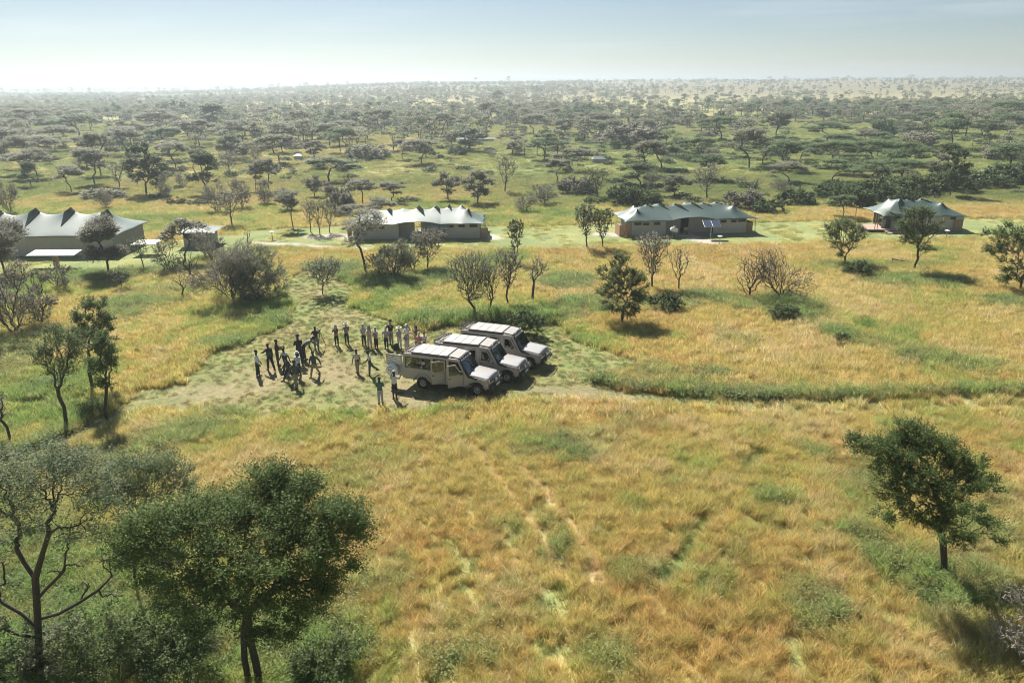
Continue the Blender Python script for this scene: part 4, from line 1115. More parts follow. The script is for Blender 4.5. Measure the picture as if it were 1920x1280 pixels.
    TJ = [(J[pel][0] - Vector((0, 0, .05 * q)), (.138 * q, .108 * q)), (J[sp][0], (.130 * q, .105 * q)), (J[chs][0], (.162 * q, .118 * q)), (J[nk0][0] - Vector((0, 0, .02 * q)), .068 * q)]
    TE = [(0, 1), (1, 2), (2, 3)]
    for (hnd, sh, el, wr) in hands:
        s_i = len(TJ); TJ.append((J[sh][0], .066 * q)); TE.append((2, s_i))
        e_p, w_p = J[el][0], J[wr][0]; s_p = J[sh][0]
        if sleeves == 'short': TJ.append((s_p.lerp(e_p, .75), .058 * q)); TE.append((s_i, s_i + 1))
        else:
            TJ.append((e_p, .050 * q)); TE.append((s_i, s_i + 1)); TJ.append((e_p.lerp(w_p, .92), .038 * q)); TE.append((s_i + 1, s_i + 2))
    skin_obj('shirt', TJ, TE, M[top], t, 0)
    LJ = [(J[pel][0] + Vector((0, 0, .08 * q)), (.118 * q, .092 * q)), (J[pel][0] + Vector((0, 0, -.03 * q)), (.128 * q, .100 * q))]; LE = [(0, 1)]
    for (hp, kn, an) in hpz:
        i0 = len(LJ); LJ.append((J[hp][0], .094 * q)); LE.append((1, i0))
        if shorts: LJ.append((J[hp][0].lerp(J[kn][0], .88), .082 * q)); LE.append((i0, i0 + 1))
        else:
            LJ.append((J[kn][0], .066 * q)); LE.append((i0, i0 + 1)); LJ.append((J[kn][0].lerp(J[an][0], .95), .052 * q)); LE.append((i0 + 1, i0 + 2))
    skin_obj('shorts' if shorts else 'trousers', LJ, LE, M[bottom], t, 0)
    for i, (hp, kn, an) in enumerate(hpz):
        a_ = J[an][0]; sgn = (-1, 1)[i]
        MB().box((a_.x + sgn * .01 * q, a_.y + .06 * q, a_.z - .025 * q), (.095 * q, .26 * q, .075 * q), taper=.8).build('shoe', M['shoe'], t, bevel=.015)
    # hair / hat
    top_c = P_((0, .012, .80))
    if hair:
        n = 14
        hb = MB().lathe([(.084 * q, -.05 * q), (.093 * q, -.005 * q), (.088 * q, .03 * q), (.060 * q, .058 * q), (0, .068 * q)], tuple(P_((0, -.004, .79))), n, sy=1.12)
        hb.build('hair', M[hair], t, smooth=True)
        if woman and not hat: MB().lathe([(.03 * q, -.22 * q), (.075 * q, -.15 * q), (.085 * q, 0), (.04 * q, .04 * q)], tuple(P_((0, -.045, .76))), 10).build('long_hair', M[hair], t, smooth=True)
    if hat:
        kind, hm = hat
        c = tuple(P_((0, .012, .80)))
        if kind == 'brim': MB().lathe([(brim * q, -.005 * q), (.104 * q, .008 * q), (.098 * q, .06 * q), (.075 * q, .092 * q), (0, .098 * q), ], c, 18, sy=1.1).build('hat', M[hm], t, smooth=True)
        elif kind == 'cap':
            MB().lathe([(.098 * q, -.015 * q), (.098 * q, .04 * q), (.07 * q, .078 * q), (0, .088 * q)], c, 14, sy=1.1).box((c[0], c[1] + .14 * q, c[2] + .0 * q), (.13 * q, .12 * q, .014 * q)).build('cap', M[hm], t, smooth=False)
        elif kind == 'scarf':
            MB().lathe([(.15 * q, -.22 * q), (.115 * q, -.12 * q), (.108 * q, 0), (.095 * q, .05 * q), (.05 * q, .09 * q), (0, .095 * q)], (c[0], c[1] - .02 * q, c[2]), 14, sy=1.1).build('head_scarf', M[hm], t, smooth=True)
    if pack: 
        c = P_((0, -.17, .36)); mb = MB(); mb.T = Matrix.Translation(c); mb.box((0, 0, 0), (.28 * q, .16 * q, .40 * q)).build('backpack', M[pack], t, bevel=.04)
    if vest:
        skin_obj('vest', [(p, (r[0] * 1.07, r[1] * 1.1)) for p, r in TJ[:3]], [(0, 1), (1, 2)], M[vest], t, 0)
    return t, [h_[0] for h_ in hands]
ST = ((0, 0), (0, 0)); WALK = ((26, 4), (-18, 12)); WALKB = ((-20, 14), (24, 4)); HOLD = ((28, 6, 82), (28, 6, 82)); HANG = ((4, 8, 8), (4, 8, 8)); SWING = ((-24, 10, 12), (24, 10, 20))
LOOK = ((62, 10, 86), (62, 10, 86))
person(485, 706, 1.78, -80, 'man in a long white shirt and black trousers standing alone, leftmost of all', 'white_cloth', 'black_cloth', sleeves='long', arms=((8, 6, 20), (8, 6, 20)), legs=((3, 2), (-4, 2)))
person(508, 695, 1.84, 40, 'man in black reaching one arm left while striding, second from the left', 'black_cloth', 'black_cloth', sleeves='long', arms=((55, 12, 20), (10, 8, 10)), legs=((10, 3), (-24, 6)), lean=.10, vest='green_cloth')
person(522, 686, 1.82, -70, 'man all in black holding both hands before his chest, third from the left', 'black_cloth', 'black_cloth', sleeves='long', arms=HOLD)
person(537, 698, 1.76, 150, 'man with pale sleeves and a dark vest walking behind the man in white', 'light_grey_cloth', 'black_cloth', sleeves='short', vest='black_cloth', legs=WALK, arms=SWING, lean=.06)
person(543, 714, 1.76, 120, 'man in dark clothes stepping left beside the person in white', 'navy_cloth', 'black_cloth', sleeves='long', legs=WALKB, arms=SWING, lean=.08)
person(561, 707, 1.76, 160, 'person in white shirt, white headwear and dark trousers in the thick of the left group', 'white_cloth', 'black_cloth', hat=('brim', 'white_cloth'), brim=.15, sleeves='long', arms=HOLD, legs=WALK)
person(556, 725, 1.80, 172, 'man in dark green shirt and khaki trousers striding forward, front of the left group', 'green_cloth', 'khaki_cloth', sleeves='short', legs=WALK, arms=SWING)
person(563, 682, 2.0, 30, 'tall man in black with a dark hat behind the left group', 'black_cloth', 'black_cloth', sleeves='long', hat=('brim', 'black_cloth'), arms=HOLD, legs=((2, 2), (-3, 2)))
person(571, 676, 2.0, -75, 'man in dark trousers and grey shirt bending forward with an outstretched arm', 'grey_cloth', 'black_cloth', sleeves='short', lean=.95, arms=((100, 6, 5), (50, 6, 30)), legs=((4, 2), (-4, 2)))
person(591, 705, 1.74, 165, 'man in dark green jacket and khaki trousers walking with arms swung wide', 'green_cloth', 'khaki_cloth', sleeves='long', legs=WALKB, arms=((-30, 24, 14), (10, 14, 14)), lean=.05)
person(594, 655, 1.66, 10, 'man in a black shirt and pale jeans seen from behind beside a tripod', 'black_cloth', 'denim', sleeves='short', arms=((30, 18, 60), (30, 18, 60)))
person(632, 648, 1.52, 175, 'woman in a pale head scarf, grey top and black trousers standing apart', 'brown_cloth', 'black_cloth', skin='skin_light', hat=('scarf', 'light_grey_cloth'), arms=LOOK, woman=True, sleeves='long')
person(651, 645, 1.58, 180, 'man in a wide sun hat, checked shirt and black trousers standing apart', 'plaid_cloth', 'black_cloth', skin='skin_light', hat=('brim', 'light_grey_cloth'), brim=.22, arms=((40, 16, 86), (40, 16, 86)))
person(683, 648, 1.56, 178, 'person in pale hat, grey shirt and black trousers left of the woman in white', 'light_grey_cloth', 'black_cloth', skin='skin_light', hat=('scarf', 'light_grey_cloth'), arms=HOLD, sleeves='long')
person(694, 652, 1.60, 185, 'woman dressed in cream from hat to shoes in the standing row', 'cream_cloth', 'cream_cloth', skin='skin_light', hat=('scarf', 'grey_cloth'), arms=LOOK, sleeves='long', woman=True)
person(706, 654, 1.56, 150, 'woman in an olive vest and black leggings right of the woman in cream', 'light_grey_cloth', 'black_cloth', skin='skin_light', hat=('cap', 'light_grey_cloth'), arms=HOLD, vest='olive_cloth', woman=True)
person(725, 654, 1.62, 175, 'person in white top and dark jeans with a grey cap before a man in black', 'light_grey_cloth', 'navy_cloth', skin='skin_light', hat=('cap', 'light_grey_cloth'), arms=((10, 20, 90), (10, 20, 90)), legs=((3, 2), (-4, 2)))
person(734, 647, 1.84, 170, 'tall man in a black hat and jacket standing behind the person in white top', 'black_cloth', 'grey_cloth', skin='skin_light', hat=('brim', 'black_cloth'), arms=LOOK, sleeves='long', legs=((3, 2), (-8, 2)))
person(750, 654, 1.62, 165, 'woman in a wide pale sun hat, light shirt and white trousers', 'light_grey_cloth', 'white_cloth', skin='skin_light', hat=('brim', 'cream_cloth'), brim=.24, arms=HOLD, sleeves='long', woman=True)
person(764, 650, 1.64, 160, 'woman in pale cap and white blouse behind a child in blue', 'white_cloth', 'cream_cloth', skin='skin_light', hat=('cap', 'white_cloth'), arms=HOLD, sleeves='long', woman=True)
person(762, 655, 1.14, 175, 'child in a light blue hooded top in front of the woman in white blouse', 'blue_cloth', 'white_cloth', skin='skin_light', hat=('scarf', 'light_grey_cloth'), arms=LOOK, sleeves='long')
person(781, 652, 1.60, 110, 'woman with dark curly hair in a dark flowered top behind the nearest truck', 'green_cloth', 'navy_cloth', skin='skin_light', arms=HOLD, woman=True)
person(787, 664, 1.56, 170, 'person in a pale cap and pink top seen over the nearest truck', 'pink_cloth', 'navy_cloth', skin='skin_light', hat=('cap', 'light_grey_cloth'), arms=HOLD)
person(797, 662, 1.52, 150, 'dark haired person in a white shirt seen between the nearest two trucks', 'white_cloth', 'navy_cloth', skin='skin_light', arms=HOLD)
person(671, 699, 1.60, 165, 'man in beige shirt and khaki trousers walking, hands at his sides, centre of the clearing', 'cream_cloth', 'khaki_cloth', legs=((12, 4), (-6, 6)), arms=((8, 16, 10), (8, 16, 10)))
person(695, 703, 1.66, 110, 'man in white shirt and dark green trousers striding right of the man in beige', 'white_cloth', 'green_cloth', legs=((8, 4), (-30, 24)), arms=((40, 10, 30), (-6, 8, 8)), lean=.10)
person(714, 757, 1.66, 5, 'man in dark green shirt and grey trousers, seen from behind by the tall grass', 'teal_cloth', 'light_grey_cloth', skin='skin_dark', arms=((20, 8, 70), (20, 8, 70)))
_, hn = person(741, 748, 1.74, -5, 'man in white shirt and black shorts facing the spare wheel, seen from behind', 'white_cloth', 'black_cloth', shorts=True, skin='skin_dark', hat=('cap', 'light_grey_cloth'), arms=((50, 14, 60), (50, 14, 60)), legs=((2, 1), (-6, 2)))
# tripod with camera
g = G(602, 650); t = empty('tripod', g, 0, 'black camera tripod standing right of the man in pale jeans', 'tripod')
for a_ in (.3, 2.4, 4.5): MB().tube([(0, 0, 1.15), (.36 * math.cos(a_), .36 * math.sin(a_), 0)], .022, 5).build('leg', M['black'], t)
MB().box((0, 0, 1.24), (.12, .18, .13)).lathe([(0, .0), (.045, 0), (.05, .16), (0, .16)], (0, .08, 1.24), 10, 'y').build('camera_head', M['black'], t)
g = G(744, 655); o = MB().box((0, 0, .2), (.42, .3, .40), taper=.7).tube([(-.1, 0, .38), (0, 0, .46), (.1, 0, .38)], .015).build('duffel_bag', M['black'], None, bevel=.05, loc=g)
tag(o, 'black bag on the grass at the feet of the tourists', 'bag')
# ------------------------------------------------------------------ trees
def skeleton(att, root, bf, jit, rng):
    """greedy spanning tree over attraction points; long detours cost (bf)"""
    root = [np.array(p, float) for p in root]
    P = list(root); par = [-1] + list(range(len(root) - 1)); pl = [0.0]
    for i in range(1, len(root)): pl.append(pl[-1] + np.linalg.norm(root[i] - root[i - 1]))
    A = np.asarray(att, float); n = len(A)
    done = np.zeros(n, bool); best = np.full(n, 1e9); bp = np.zeros(n, int)
    s0 = max(1, len(root) // 2) if len(root) > 2 else 0
    for i in range(s0, len(root)):
        c = np.linalg.norm(A - P[i], axis=1) + bf * pl[i]
        m = c < best; best[m] = c[m]; bp[m] = i
    for _ in range(n):
        c = np.where(done, 1e9, best); j = int(c.argmin())
        p = bp[j]; P.append(A[j]); par.append(p); k = len(P) - 1
        pl.append(pl[p] + float(np.linalg.norm(A[j] - P[p]))); done[j] = True
        c = np.linalg.norm(A - A[j], axis=1) * 1.0 + bf * pl[k]
        m = c < best; best[m] = c[m]; bp[m] = k
    # bend the edges: insert one displaced midpoint in each
    P2 = [p for p in P]; par2 = list(par)
    for k in range(len(root), len(P)):
        a, b = P[par[k]], P[k]; L = np.linalg.norm(b - a)
        if L < .05: continue
        mid = (a + b) / 2 + rng.uniform(-1, 1, 3) * L * jit + np.array([0, 0, L * .05])
        P2.append(mid); par2.append(par[k]); par2[k] = len(P2) - 1
    return np.array(P2), np.array(par2)
def order(par):
    n = len(par); ch = [[] for _ in range(n)]
    for i, p in enumerate(par):
        if p >= 0: ch[p].append(i)
    st = [i for i in range(n) if par[i] < 0]; o = []
    while st:
        a = st.pop(); o.append(a); st += ch[a]
    return o, ch
def tubes(P, par, r_tip, r_base, expo=.5, nmax=8, mesh_name='trunk', mat=None):
    o, ch = order(par); n = len(P); w = np.ones(n)
    for a in reversed(o):
        if ch[a]: w[a] = sum(w[c] for c in ch[a])
    wm = w.max(); r = r_tip + (r_base - r_tip) * ((w - 1) / max(1, wm - 1)) ** expo
    V = []; F = []
    starts = [(a, None) for a in o if par[a] < 0]
    main = {}
    for a in o:
        if ch[a]: main[a] = max(ch[a], key=lambda c: w[c])
    for a in o:
        for c in ch[a]:
            if main[a] != c: starts.append((c, a))
    for s, pr in starts:
        chain = ([pr] if pr is not None else []) + [s]
        while chain[-1] in main: chain.append(main[chain[-1]])
        if len(chain) < 2: continue
        rr = [min(r[c], r[s] * 1.05) if (k == 0 and pr is not None) else r[c] for k, c in enumerate(chain)]
        sides = nmax if rr[0] > r_base * .35 else (5 if rr[0] > r_base * .12 else 3)
        pts = P[chain]; prev = None
        for k in range(len(chain)):
            d = pts[min(k + 1, len(chain) - 1)] - pts[max(k - 1, 0)]; d = d / (np.linalg.norm(d) + 1e-9)
            if prev is None:
                ref = np.array([1, 0, 0.]) if abs(d[0]) < .8 else np.array([0, 1, 0.])
                u = np.cross(d, ref)
            else: u = prev - d * prev.dot(d)
            u = u / (np.linalg.norm(u) + 1e-9); prev = u; v = np.cross(d, u)
            b = len(V)
            for q in range(sides):
                t = 2 * math.pi * q / sides
                V.append(pts[k] + (u * math.cos(t) + v * math.sin(t)) * rr[k])
            if k:
                for q in range(sides):
                    q2 = (q + 1) % sides
                    F.append((b - sides + q, b - sides + q2, b + q2, b + q))
    return np_mesh(mesh_name, V, F, mat, True), w
def leaves(C, n_per, spread, size, flat, rng, mat, name='crown', horiz=.6, elong=1.7, dirs=None):
    """leaf-sized quads strung along short sprays that leave the points C"""
    ns = max(1, n_per // 5); m = int(math.ceil(n_per / ns))
    S0 = np.repeat(C, ns, 0); K = len(S0)
    d = rng.normal(0, 1, (K, 3)); d /= np.linalg.norm(d, axis=1, keepdims=True)
    if dirs is not None: d = d * .8 + np.repeat(dirs, ns, 0) * 1.0
    d[:, 2] = (d[:, 2] + .25) * (.35 + .65 * flat); d /= np.linalg.norm(d, axis=1, keepdims=True)
    L = spread * 2.3 * rng.uniform(.5, 1.3, (K, 1))
    t = np.tile(np.linspace(.12, 1, m), K)[:, None]
    N_ = K * m
    ctr = np.repeat(S0, m, 0) + np.repeat(d * L, m, 0) * t + rng.normal(0, 1, (N_, 3)) * spread * .22 * (1.15 - t)
    nrm = rng.normal(0, 1, (N_, 3)); nrm[:, 2] = np.abs(nrm[:, 2]) + horiz * 2.0
    nrm /= np.linalg.norm(nrm, axis=1, keepdims=True)
    t = rng.normal(0, 1, (N_, 3)) * .6 + np.repeat(d, m, 0); t -= nrm * (t * nrm).sum(1, keepdims=True); t /= np.linalg.norm(t, axis=1, keepdims=True) + 1e-9
    b = np.cross(nrm, t); s = size * (.5 + .8 * rng.rand(N_, 1))
    V = np.stack([ctr - t * s * elong * .5, ctr + b * s * .5, ctr + t * s * elong * .5, ctr - b * s * .5], 1).reshape(-1, 3)
    return np_mesh(name, V, np.arange(N_ * 4).reshape(-1, 4), mat)
M['leaf_dark'] = leafmat('leaf_dark', (0.062, 0.108, 0.032), (0.155, 0.22, 0.07), .44)
M['leaf_mid'] = leafmat('leaf_mid', (0.10, 0.145, 0.055), (0.18, 0.225, 0.095), .42)
M['leaf_grey'] = leafmat('leaf_grey', (0.17, 0.20, 0.125), (0.27, 0.29, 0.19), .40)
M['leaf_feather'] = leafmat('leaf_feather', (0.12, 0.17, 0.085), (0.22, 0.27, 0.145), .42)
M['leaf_brown'] = leafmat('leaf_brown', (0.19, 0.188, 0.145), (0.31, 0.30, 0.23), .36)
M['leaf_umb'] = leafmat('leaf_umbrella', (0.22, 0.24, 0.165), (0.37, 0.36, 0.265), .45)
M['leaf_umb_green'] = leafmat('leaf_umbrella_green', (0.14, 0.205, 0.095), (0.26, 0.33, 0.17), .45)
M['leaf_bush'] = leafmat('leaf_bush', (0.065, 0.105, 0.04), (0.14, 0.19, 0.08), .36)

def blob_points(rng, blobs, n):
    """points inside a union of ellipsoids (cx,cy,cz,rx,ry,rz), denser towards the shell"""
    vol = np.array([b[3] * b[4] * b[5] for b in blobs]) ** .75; vol /= vol.sum()
    out = []
    for b, k in zip(blobs, rng.multinomial(n, vol)):
        d = rng.normal(0, 1, (k, 3)); d /= np.linalg.norm(d, axis=1, keepdims=True)
        r = rng.rand(k, 1) ** .42
        out.append(d * r * np.array(b[3:6]) + np.array(b[:3]))
    return np.concatenate(out)
PROTO = {}
def make_tree(kind, seed, H_=None, R__=None, n=None, leaf=None, npl=None, lsize=None, blobs=None, bark='bark', rootp=None, rbase=None, dens=1.0, lmat=None, thr=2, sprd=None, rtip=None):
    """returns (trunk mesh, crown mesh or None) for a tree of height H_ and crown radius R__"""
    rng = np.random.RandomState(seed); rr = rng.rand
    H0 = H_ or 6.0; R0 = R__ or 3.5
    lean = np.array([rng.uniform(-.5, .5), rng.uniform(-.5, .5), 0]) * .12 * H0
    if kind == 'umbrella':
        bl = []
        k = rng.randint(6, 10)
        for i in range(k):
            a = rr() * 6.28; d = R0 * .70 * math.sqrt(rr()); s = R0 * rng.uniform(.25, .48)
            bl.append((d * math.cos(a) + lean[0], d * math.sin(a) + lean[1], H0 * (rng.uniform(.72, .93) - .22 * (d / R0) ** 2 - .02), s, s, H0 * rng.uniform(.045, .085)))
        bl.append((lean[0], lean[1], H0 * .90, R0 * .5, R0 * .5, H0 * .06))
        a = rr() * 6.28; bl.append((R0 * .5 * math.cos(a), R0 * .5 * math.sin(a), H0 * .55, R0 * .35, R0 * .35, H0 * .06))
        root = [(0, 0, -.2), (lean[0] * .2, lean[1] * .2, H0 * .12), (lean[0] * .5, lean[1] * .4, H0 * .26)]
        n = n or 200; bf = .25; npl = npl or 14; lsize = lsize or .20; flat = .45; spread = R0 * .085; rb = .017 * H0; lm = lmat or 'leaf_umb'; horiz = .9
    elif kind == 'round':
        bl = []
        for i in range(rng.randint(8, 12)):
            a = rr() * 6.28; z = H0 * rng.uniform(.28, .90); d = R0 * (.62 - .35 * abs(z / H0 - .6) / .3) * math.sqrt(rr()); s = R0 * rng.uniform(.24, .42)
            bl.append((d * math.cos(a) + lean[0], d * math.sin(a) + lean[1], z, s, s, s * .6))
        root = [(0, 0, -.2), (lean[0] * .2, lean[1] * .2, H0 * .12), (lean[0] * .4, lean[1] * .4, H0 * .24)]
        n = n or 220; bf = .30; npl = npl or 16; lsize = lsize or .20; flat = .6; spread = R0 * .085; rb = .017 * H0; lm = lmat or 'leaf_mid'; horiz = .5
    elif kind == 'vase':     # slim open tree, twigs fanning upward, thin foliage
        bl = [(lean[0], lean[1], H0 * .82, R0 * .9, R0 * .9, H0 * .15), (lean[0], lean[1], H0 * .66, R0 * .8, R0 * .8, H0 * .12), (lean[0] * .7, lean[1] * .7, H0 * .50, R0 * .58, R0 * .58, H0 * .12), (lean[0] * .4, 0, H0 * .36, R0 * .36, R0 * .36, H0 * .08)]
        root = [(0, 0, -.2), (.0, 0, H0 * .12), (lean[0] * .4, lean[1] * .4, H0 * .22)]
        n = n or 240; bf = .55; npl = npl or 5; lsize = lsize or .11; flat = .6; spread = R0 * .07; rb = .016 * H0; lm = lmat or 'leaf_grey'; horiz = .4
    elif kind == 'thorn':    # many-stemmed bare bush
        bl = [(R0 * .1, 0, H0 * .40, R0 * .55, R0 * .55, H0 * .33)]
        for i in range(6):
            a = rr() * 6.28; d = R0 * rng.uniform(.4, .85); s = R0 * rng.uniform(.25, .45)
            bl.append((d * math.cos(a), d * math.sin(a), H0 * rng.uniform(.35, .90), s, s, s * rng.uniform(.6, 1.1)))
        root = [(0, 0, -.1), (0, 0, .05)]
        n = n or 420; bf = .60; npl = npl or 3; lsize = lsize or .07; flat = .8; spread = R0 * .06; rb = .018 * H0 + .02; lm = lmat or 'leaf_brown'; horiz = .1
    elif kind == 'shrub':    # dense dome down to the ground
        bl = [(0, 0, H0 * .42, R0, R0, H0 * .45)]
        for i in range(5):
            a = rr() * 6.28; d = R0 * .7; s = R0 * rng.uniform(.3, .55)
            bl.append((d * math.cos(a), d * math.sin(a), H0 * rng.uniform(.2, .65), s, s, s * .7))
        root = [(0, 0, -.1), (0, 0, .1)]
        n = n or 190; bf = .3; npl = npl or 20; lsize = lsize or .19; flat = .8; spread = R0 * .10; rb = .02 * H0 + .02; lm = lmat or 'leaf_bush'; horiz = .3
    elif kind == 'snag':     # twisted, nearly leafless
        bl = [(lean[0] * 2, lean[1] * 2, H0 * .70, R0, R0 * .7, H0 * .28)]
        root = [(0, 0, -.2), (.10, 0, H0 * .15), (-.08, .05, H0 * .32)]
        n = n or 60; bf = .5; npl = npl or 2; lsize = lsize or .08; flat = .8; spread = .12; rb = .02 * H0 + .015; lm = lmat or 'leaf_brown'; horiz = .1
    if blobs is not None:
        bl = list(blobs)
        for b in blobs:      # sprigs that break the outline
            for _ in range(3):
                d = rng.normal(0, 1, 3); d /= np.linalg.norm(d); d[2] = abs(d[2]) * .8 + .1 if rng.rand() < .7 else d[2]
                q = rng.uniform(.18, .32)
                bl.append((b[0] + d[0] * b[3] * 1.15, b[1] + d[1] * b[4] * 1.15, b[2] + d[2] * b[5] * 1.25, b[3] * q, b[4] * q, b[5] * q * 1.2))
    if rootp is not None: root = rootp
    att = blob_points(rng, bl, n)
    att[:, 2] = np.maximum(att[:, 2], .12)
    P, par = skeleton(att, root, bf, .16, rng)
    tm, w = tubes(P, par, rtip or (.008 + .0012 * H0), rbase or rb, .62, 7, 'trunk', M[bark])
    tip = P[(w <= thr) & (np.arange(len(P)) >= len(root))]
    if dens < 1: tip = tip[rng.rand(len(tip)) < dens]
    ctr = np.array([(P[:, 0].max() + P[:, 0].min()) / 2, (P[:, 1].max() + P[:, 1].min()) / 2, P[:, 2].max() * .45])
    dr = tip - ctr; dr = dr / (np.linalg.norm(dr, axis=1, keepdims=True) + 1e-6) if len(tip) else None
    cm = leaves(tip, npl, sprd or spread, lsize, flat, rng, M[lm], 'crown', horiz, dirs=dr) if npl > 0 and len(tip) else None
    if kind in ('umbrella',) and cm is not None: pass
    return tm, cm
def put_tree(tm, cm, loc, sc=1.0, rz=0.0, name='acacia_tree', label='', cat='tree', group=None, sz=None):
    t = empty(name, loc, rz, label, cat, group)
    t.scale = (sc, sc, sz or sc)
    link('trunk', tm, t)
    if cm: link('crown', cm, t)
    return t
def proto(kind, i, **kw):
    key = (kind, i)
    if key not in PROTO: PROTO[key] = make_tree(kind, 100 + 7 * i + {'umbrella': 0, 'round': 1000, 'vase': 2000, 'thorn': 3000, 'shrub': 4000, 'snag': 5000}[kind], **kw)
    return PROTO[key]
# prototypes: height 6, crown radius 3.5 unless given
NV = {'umbrella': 8, 'round': 7, 'vase': 4, 'thorn': 4, 'shrub': 5, 'snag': 3}
for i in range(8): proto('umbrella', i, lmat='leaf_umb' if i < 5 else 'leaf_umb_green', npl=40, n=250, lsize=.125)
for i in range(7): proto('round', i, R__=2.9, lmat=['leaf_mid', 'leaf_grey', 'leaf_umb', 'leaf_brown', 'leaf_bush', 'leaf_grey', 'leaf_umb'][i], npl=[36, 28, 32, 22, 40, 26, 28][i], lsize=.13)
for i in range(4): proto('vase', i, R__=2.0, lmat=['leaf_grey', 'leaf_mid', 'leaf_brown', 'leaf_grey'][i], bark='bark_grey')
for i in range(4): proto('thorn', i, H_=3.2, R__=2.2, bark='bark_grey', npl=4, lsize=.10)
for i in range(5): proto('shrub', i, H_=2.6, R__=2.3, lmat=['leaf_bush', 'leaf_umb', 'leaf_mid', 'leaf_brown', 'leaf_bush'][i])
for i in range(3): proto('snag', i, R__=1.4)
PH = {'umbrella': 6.0, 'round': 6.0, 'vase': 6.0, 'thorn': 3.2, 'shrub': 2.6, 'snag': 6.0}
PRD = {'umbrella': 3.5, 'round': 2.9, 'vase': 2.0, 'thorn': 2.4, 'shrub': 2.5, 'snag': 1.4}
CATN = {'umbrella': ('umbrella_acacia', 'tree'), 'round': ('acacia_tree', 'tree'), 'vase': ('thin_tree', 'tree'), 'thorn': ('thorn_bush', 'bush'), 'shrub': ('leafy_shrub', 'shrub'), 'snag': ('bare_tree', 'tree')}
def size_for(px, py, top, half):
    """height and radius in metres of something standing at (px, py) that reaches up to row top and is 2*half wide"""
    g = G(px, py); D = g.y
    d = FW + RT * ((px - 960) / FPX) + UP * ((640 - top) / FPX)
    z = HC + d.z * (D / d.y)
    s = FPX / (D * math.cos(PITCH) + (HC - z * .7) * math.sin(PITCH))
    return g, max(.5, z - g.z), half / s
_used = {}
def at(px, py, top, half, kind, i, label, own=None, rz=None):
    """a tree of its own at a place of the photograph"""
    g, h, r = size_for(px, py, top, half)
    nm, cat = CATN[kind]
    rz = (px * 1.7 + py) % 6.28 if rz is None else rz
    if own is not None:
        kw = dict(own)
        if 'bpx' in kw: kw['blobs'] = blobs_px(g, [(*q, 0 if len(q) < 5 else q[4])[:5] if len(q) < 5 else q for q in kw.pop('bpx')]); rz = 0.0 
        r *= 1.12; tm, cm = make_tree(kind, kw.pop('seed', int(px + py)), H_=h, R__=r, **kw)
        return put_tree(tm, cm, g, 1.0, rz, nm, label, cat)
    tm, cm = proto(kind, i % NV[kind])
    return put_tree(tm, cm, g, r / PRD[kind], rz, nm, label, cat, sz=h / PH[kind])

# ---- foreground
g = G(488, 1278)
def zat(px, py, D):   # height and x of the point seen at (px,py) at ground distance D
    d = FW + RT * ((px - 960) / FPX) + UP * ((640 - py) / FPX)
    t = D / d.y
    return Vector((d.x * t, D, HC + d.z * t))
def blobs_px(base, lst):
    """lst: px, py, half-width px, half-height px, depth offset m -> ellipsoids relative to the base"""
    out = []
    for (px, py, w, h, dy) in lst:
        D = base.y + dy; p = zat(px, py, D)
        s = FPX / (D * math.cos(PITCH) + (HC - p.z) * math.sin(PITCH))
        out.append((p.x - base.x, dy, p.z - base.z, w / s, w / s * .85, h / s * .95))
    return out
bl = blobs_px(g, [(330, 1000, 85, 50, -.3), (300, 1060, 55, 35, .3), (420, 985, 90, 50, .6), (500, 950, 80, 45, .9), (560, 985, 75, 45, .2), (640, 975, 50, 40, 0), (600, 1040, 55, 45, -.6), (470, 1050, 90, 45, -.8),
                  (380, 1100, 70, 35, -.9), (530, 1100, 70, 35, -.4), (590, 1085, 40, 30, -.2), (500, 905, 40, 22, 1.2), (560, 925, 40, 25, .8), (440, 1130, 50, 22, -.5), (340, 1130, 30, 18, -.5), (660, 1000, 25, 25, 0), (270, 1040, 35, 25, 0), (400, 1155, 30, 14, -.5), (590, 1120, 30, 14, -.3), (380, 1168, 26, 10, -.6), (555, 1150, 34, 14, -.5), (470, 1168, 36, 12, -.9), (520, 1190, 22, 10, -1.0), (255, 1000, 20, 16, .2)])
r0 = [(0, 0, -.3), (-.05, 0, .8), (-.15, .05, 1.7), (-.1, .1, 2.5)]
tm, cm = make_tree('round', 11, 6.8, 3.4, n=1300, blobs=bl, rootp=r0, rbase=.115, npl=58, lsize=.044, lmat='leaf_dark', thr=2, sprd=.26, rtip=.006)
t = put_tree(tm, cm, g, name='acacia_tree', label='large dense dark green acacia in the left foreground, crown reaching bottom centre-left')
m2, _ = tubes(np.array([(-.28, -.1, -.3), (-.36, -.05, .9), (-.30, 0, 1.8), (-.15, .05, 2.5), (.5, .1, 3.2)]), np.array([-1, 0, 1, 2, 3]), .10, .13, .5, 8, 'trunk', M['bark']); link('trunk', m2, t)
# left feathery tree with dead limbs
g = G(72, 1262)
bl = blobs_px(g, [(70, 905, 80, 50, 0), (20, 930, 60, 40, .8), (150, 920, 65, 36, .6), (110, 870, 65, 26, 1.2), (-40, 900, 60, 45, 0), (195, 960, 45, 26, 0), (20, 870, 50, 24, .9), (-60, 960, 40, 30, -.5), (60, 985, 50, 16, -.8), (150, 1000, 50, 14, -.5), (20, 1020, 30, 14, .3)])
pz = lambda px, py, dy=0.0: tuple(np.array(zat(px, py, g.y + dy)) - np.array(g))
r0 = [(0, 0, -.3), pz(70, 1150), pz(66, 1085), pz(82, 1030), pz(92, 1000)]
tm, cm = make_tree('umbrella', 21, 7.5, 3.0, n=1000, blobs=bl, rootp=r0, rbase=.105, npl=18, lsize=.042, sprd=.22, rtip=.005, lmat='leaf_feather', bark='bark')
t = put_tree(tm, cm, g, name='acacia_tree', label='feathery grey green acacia at the lower left edge with crooked dead lower limbs')
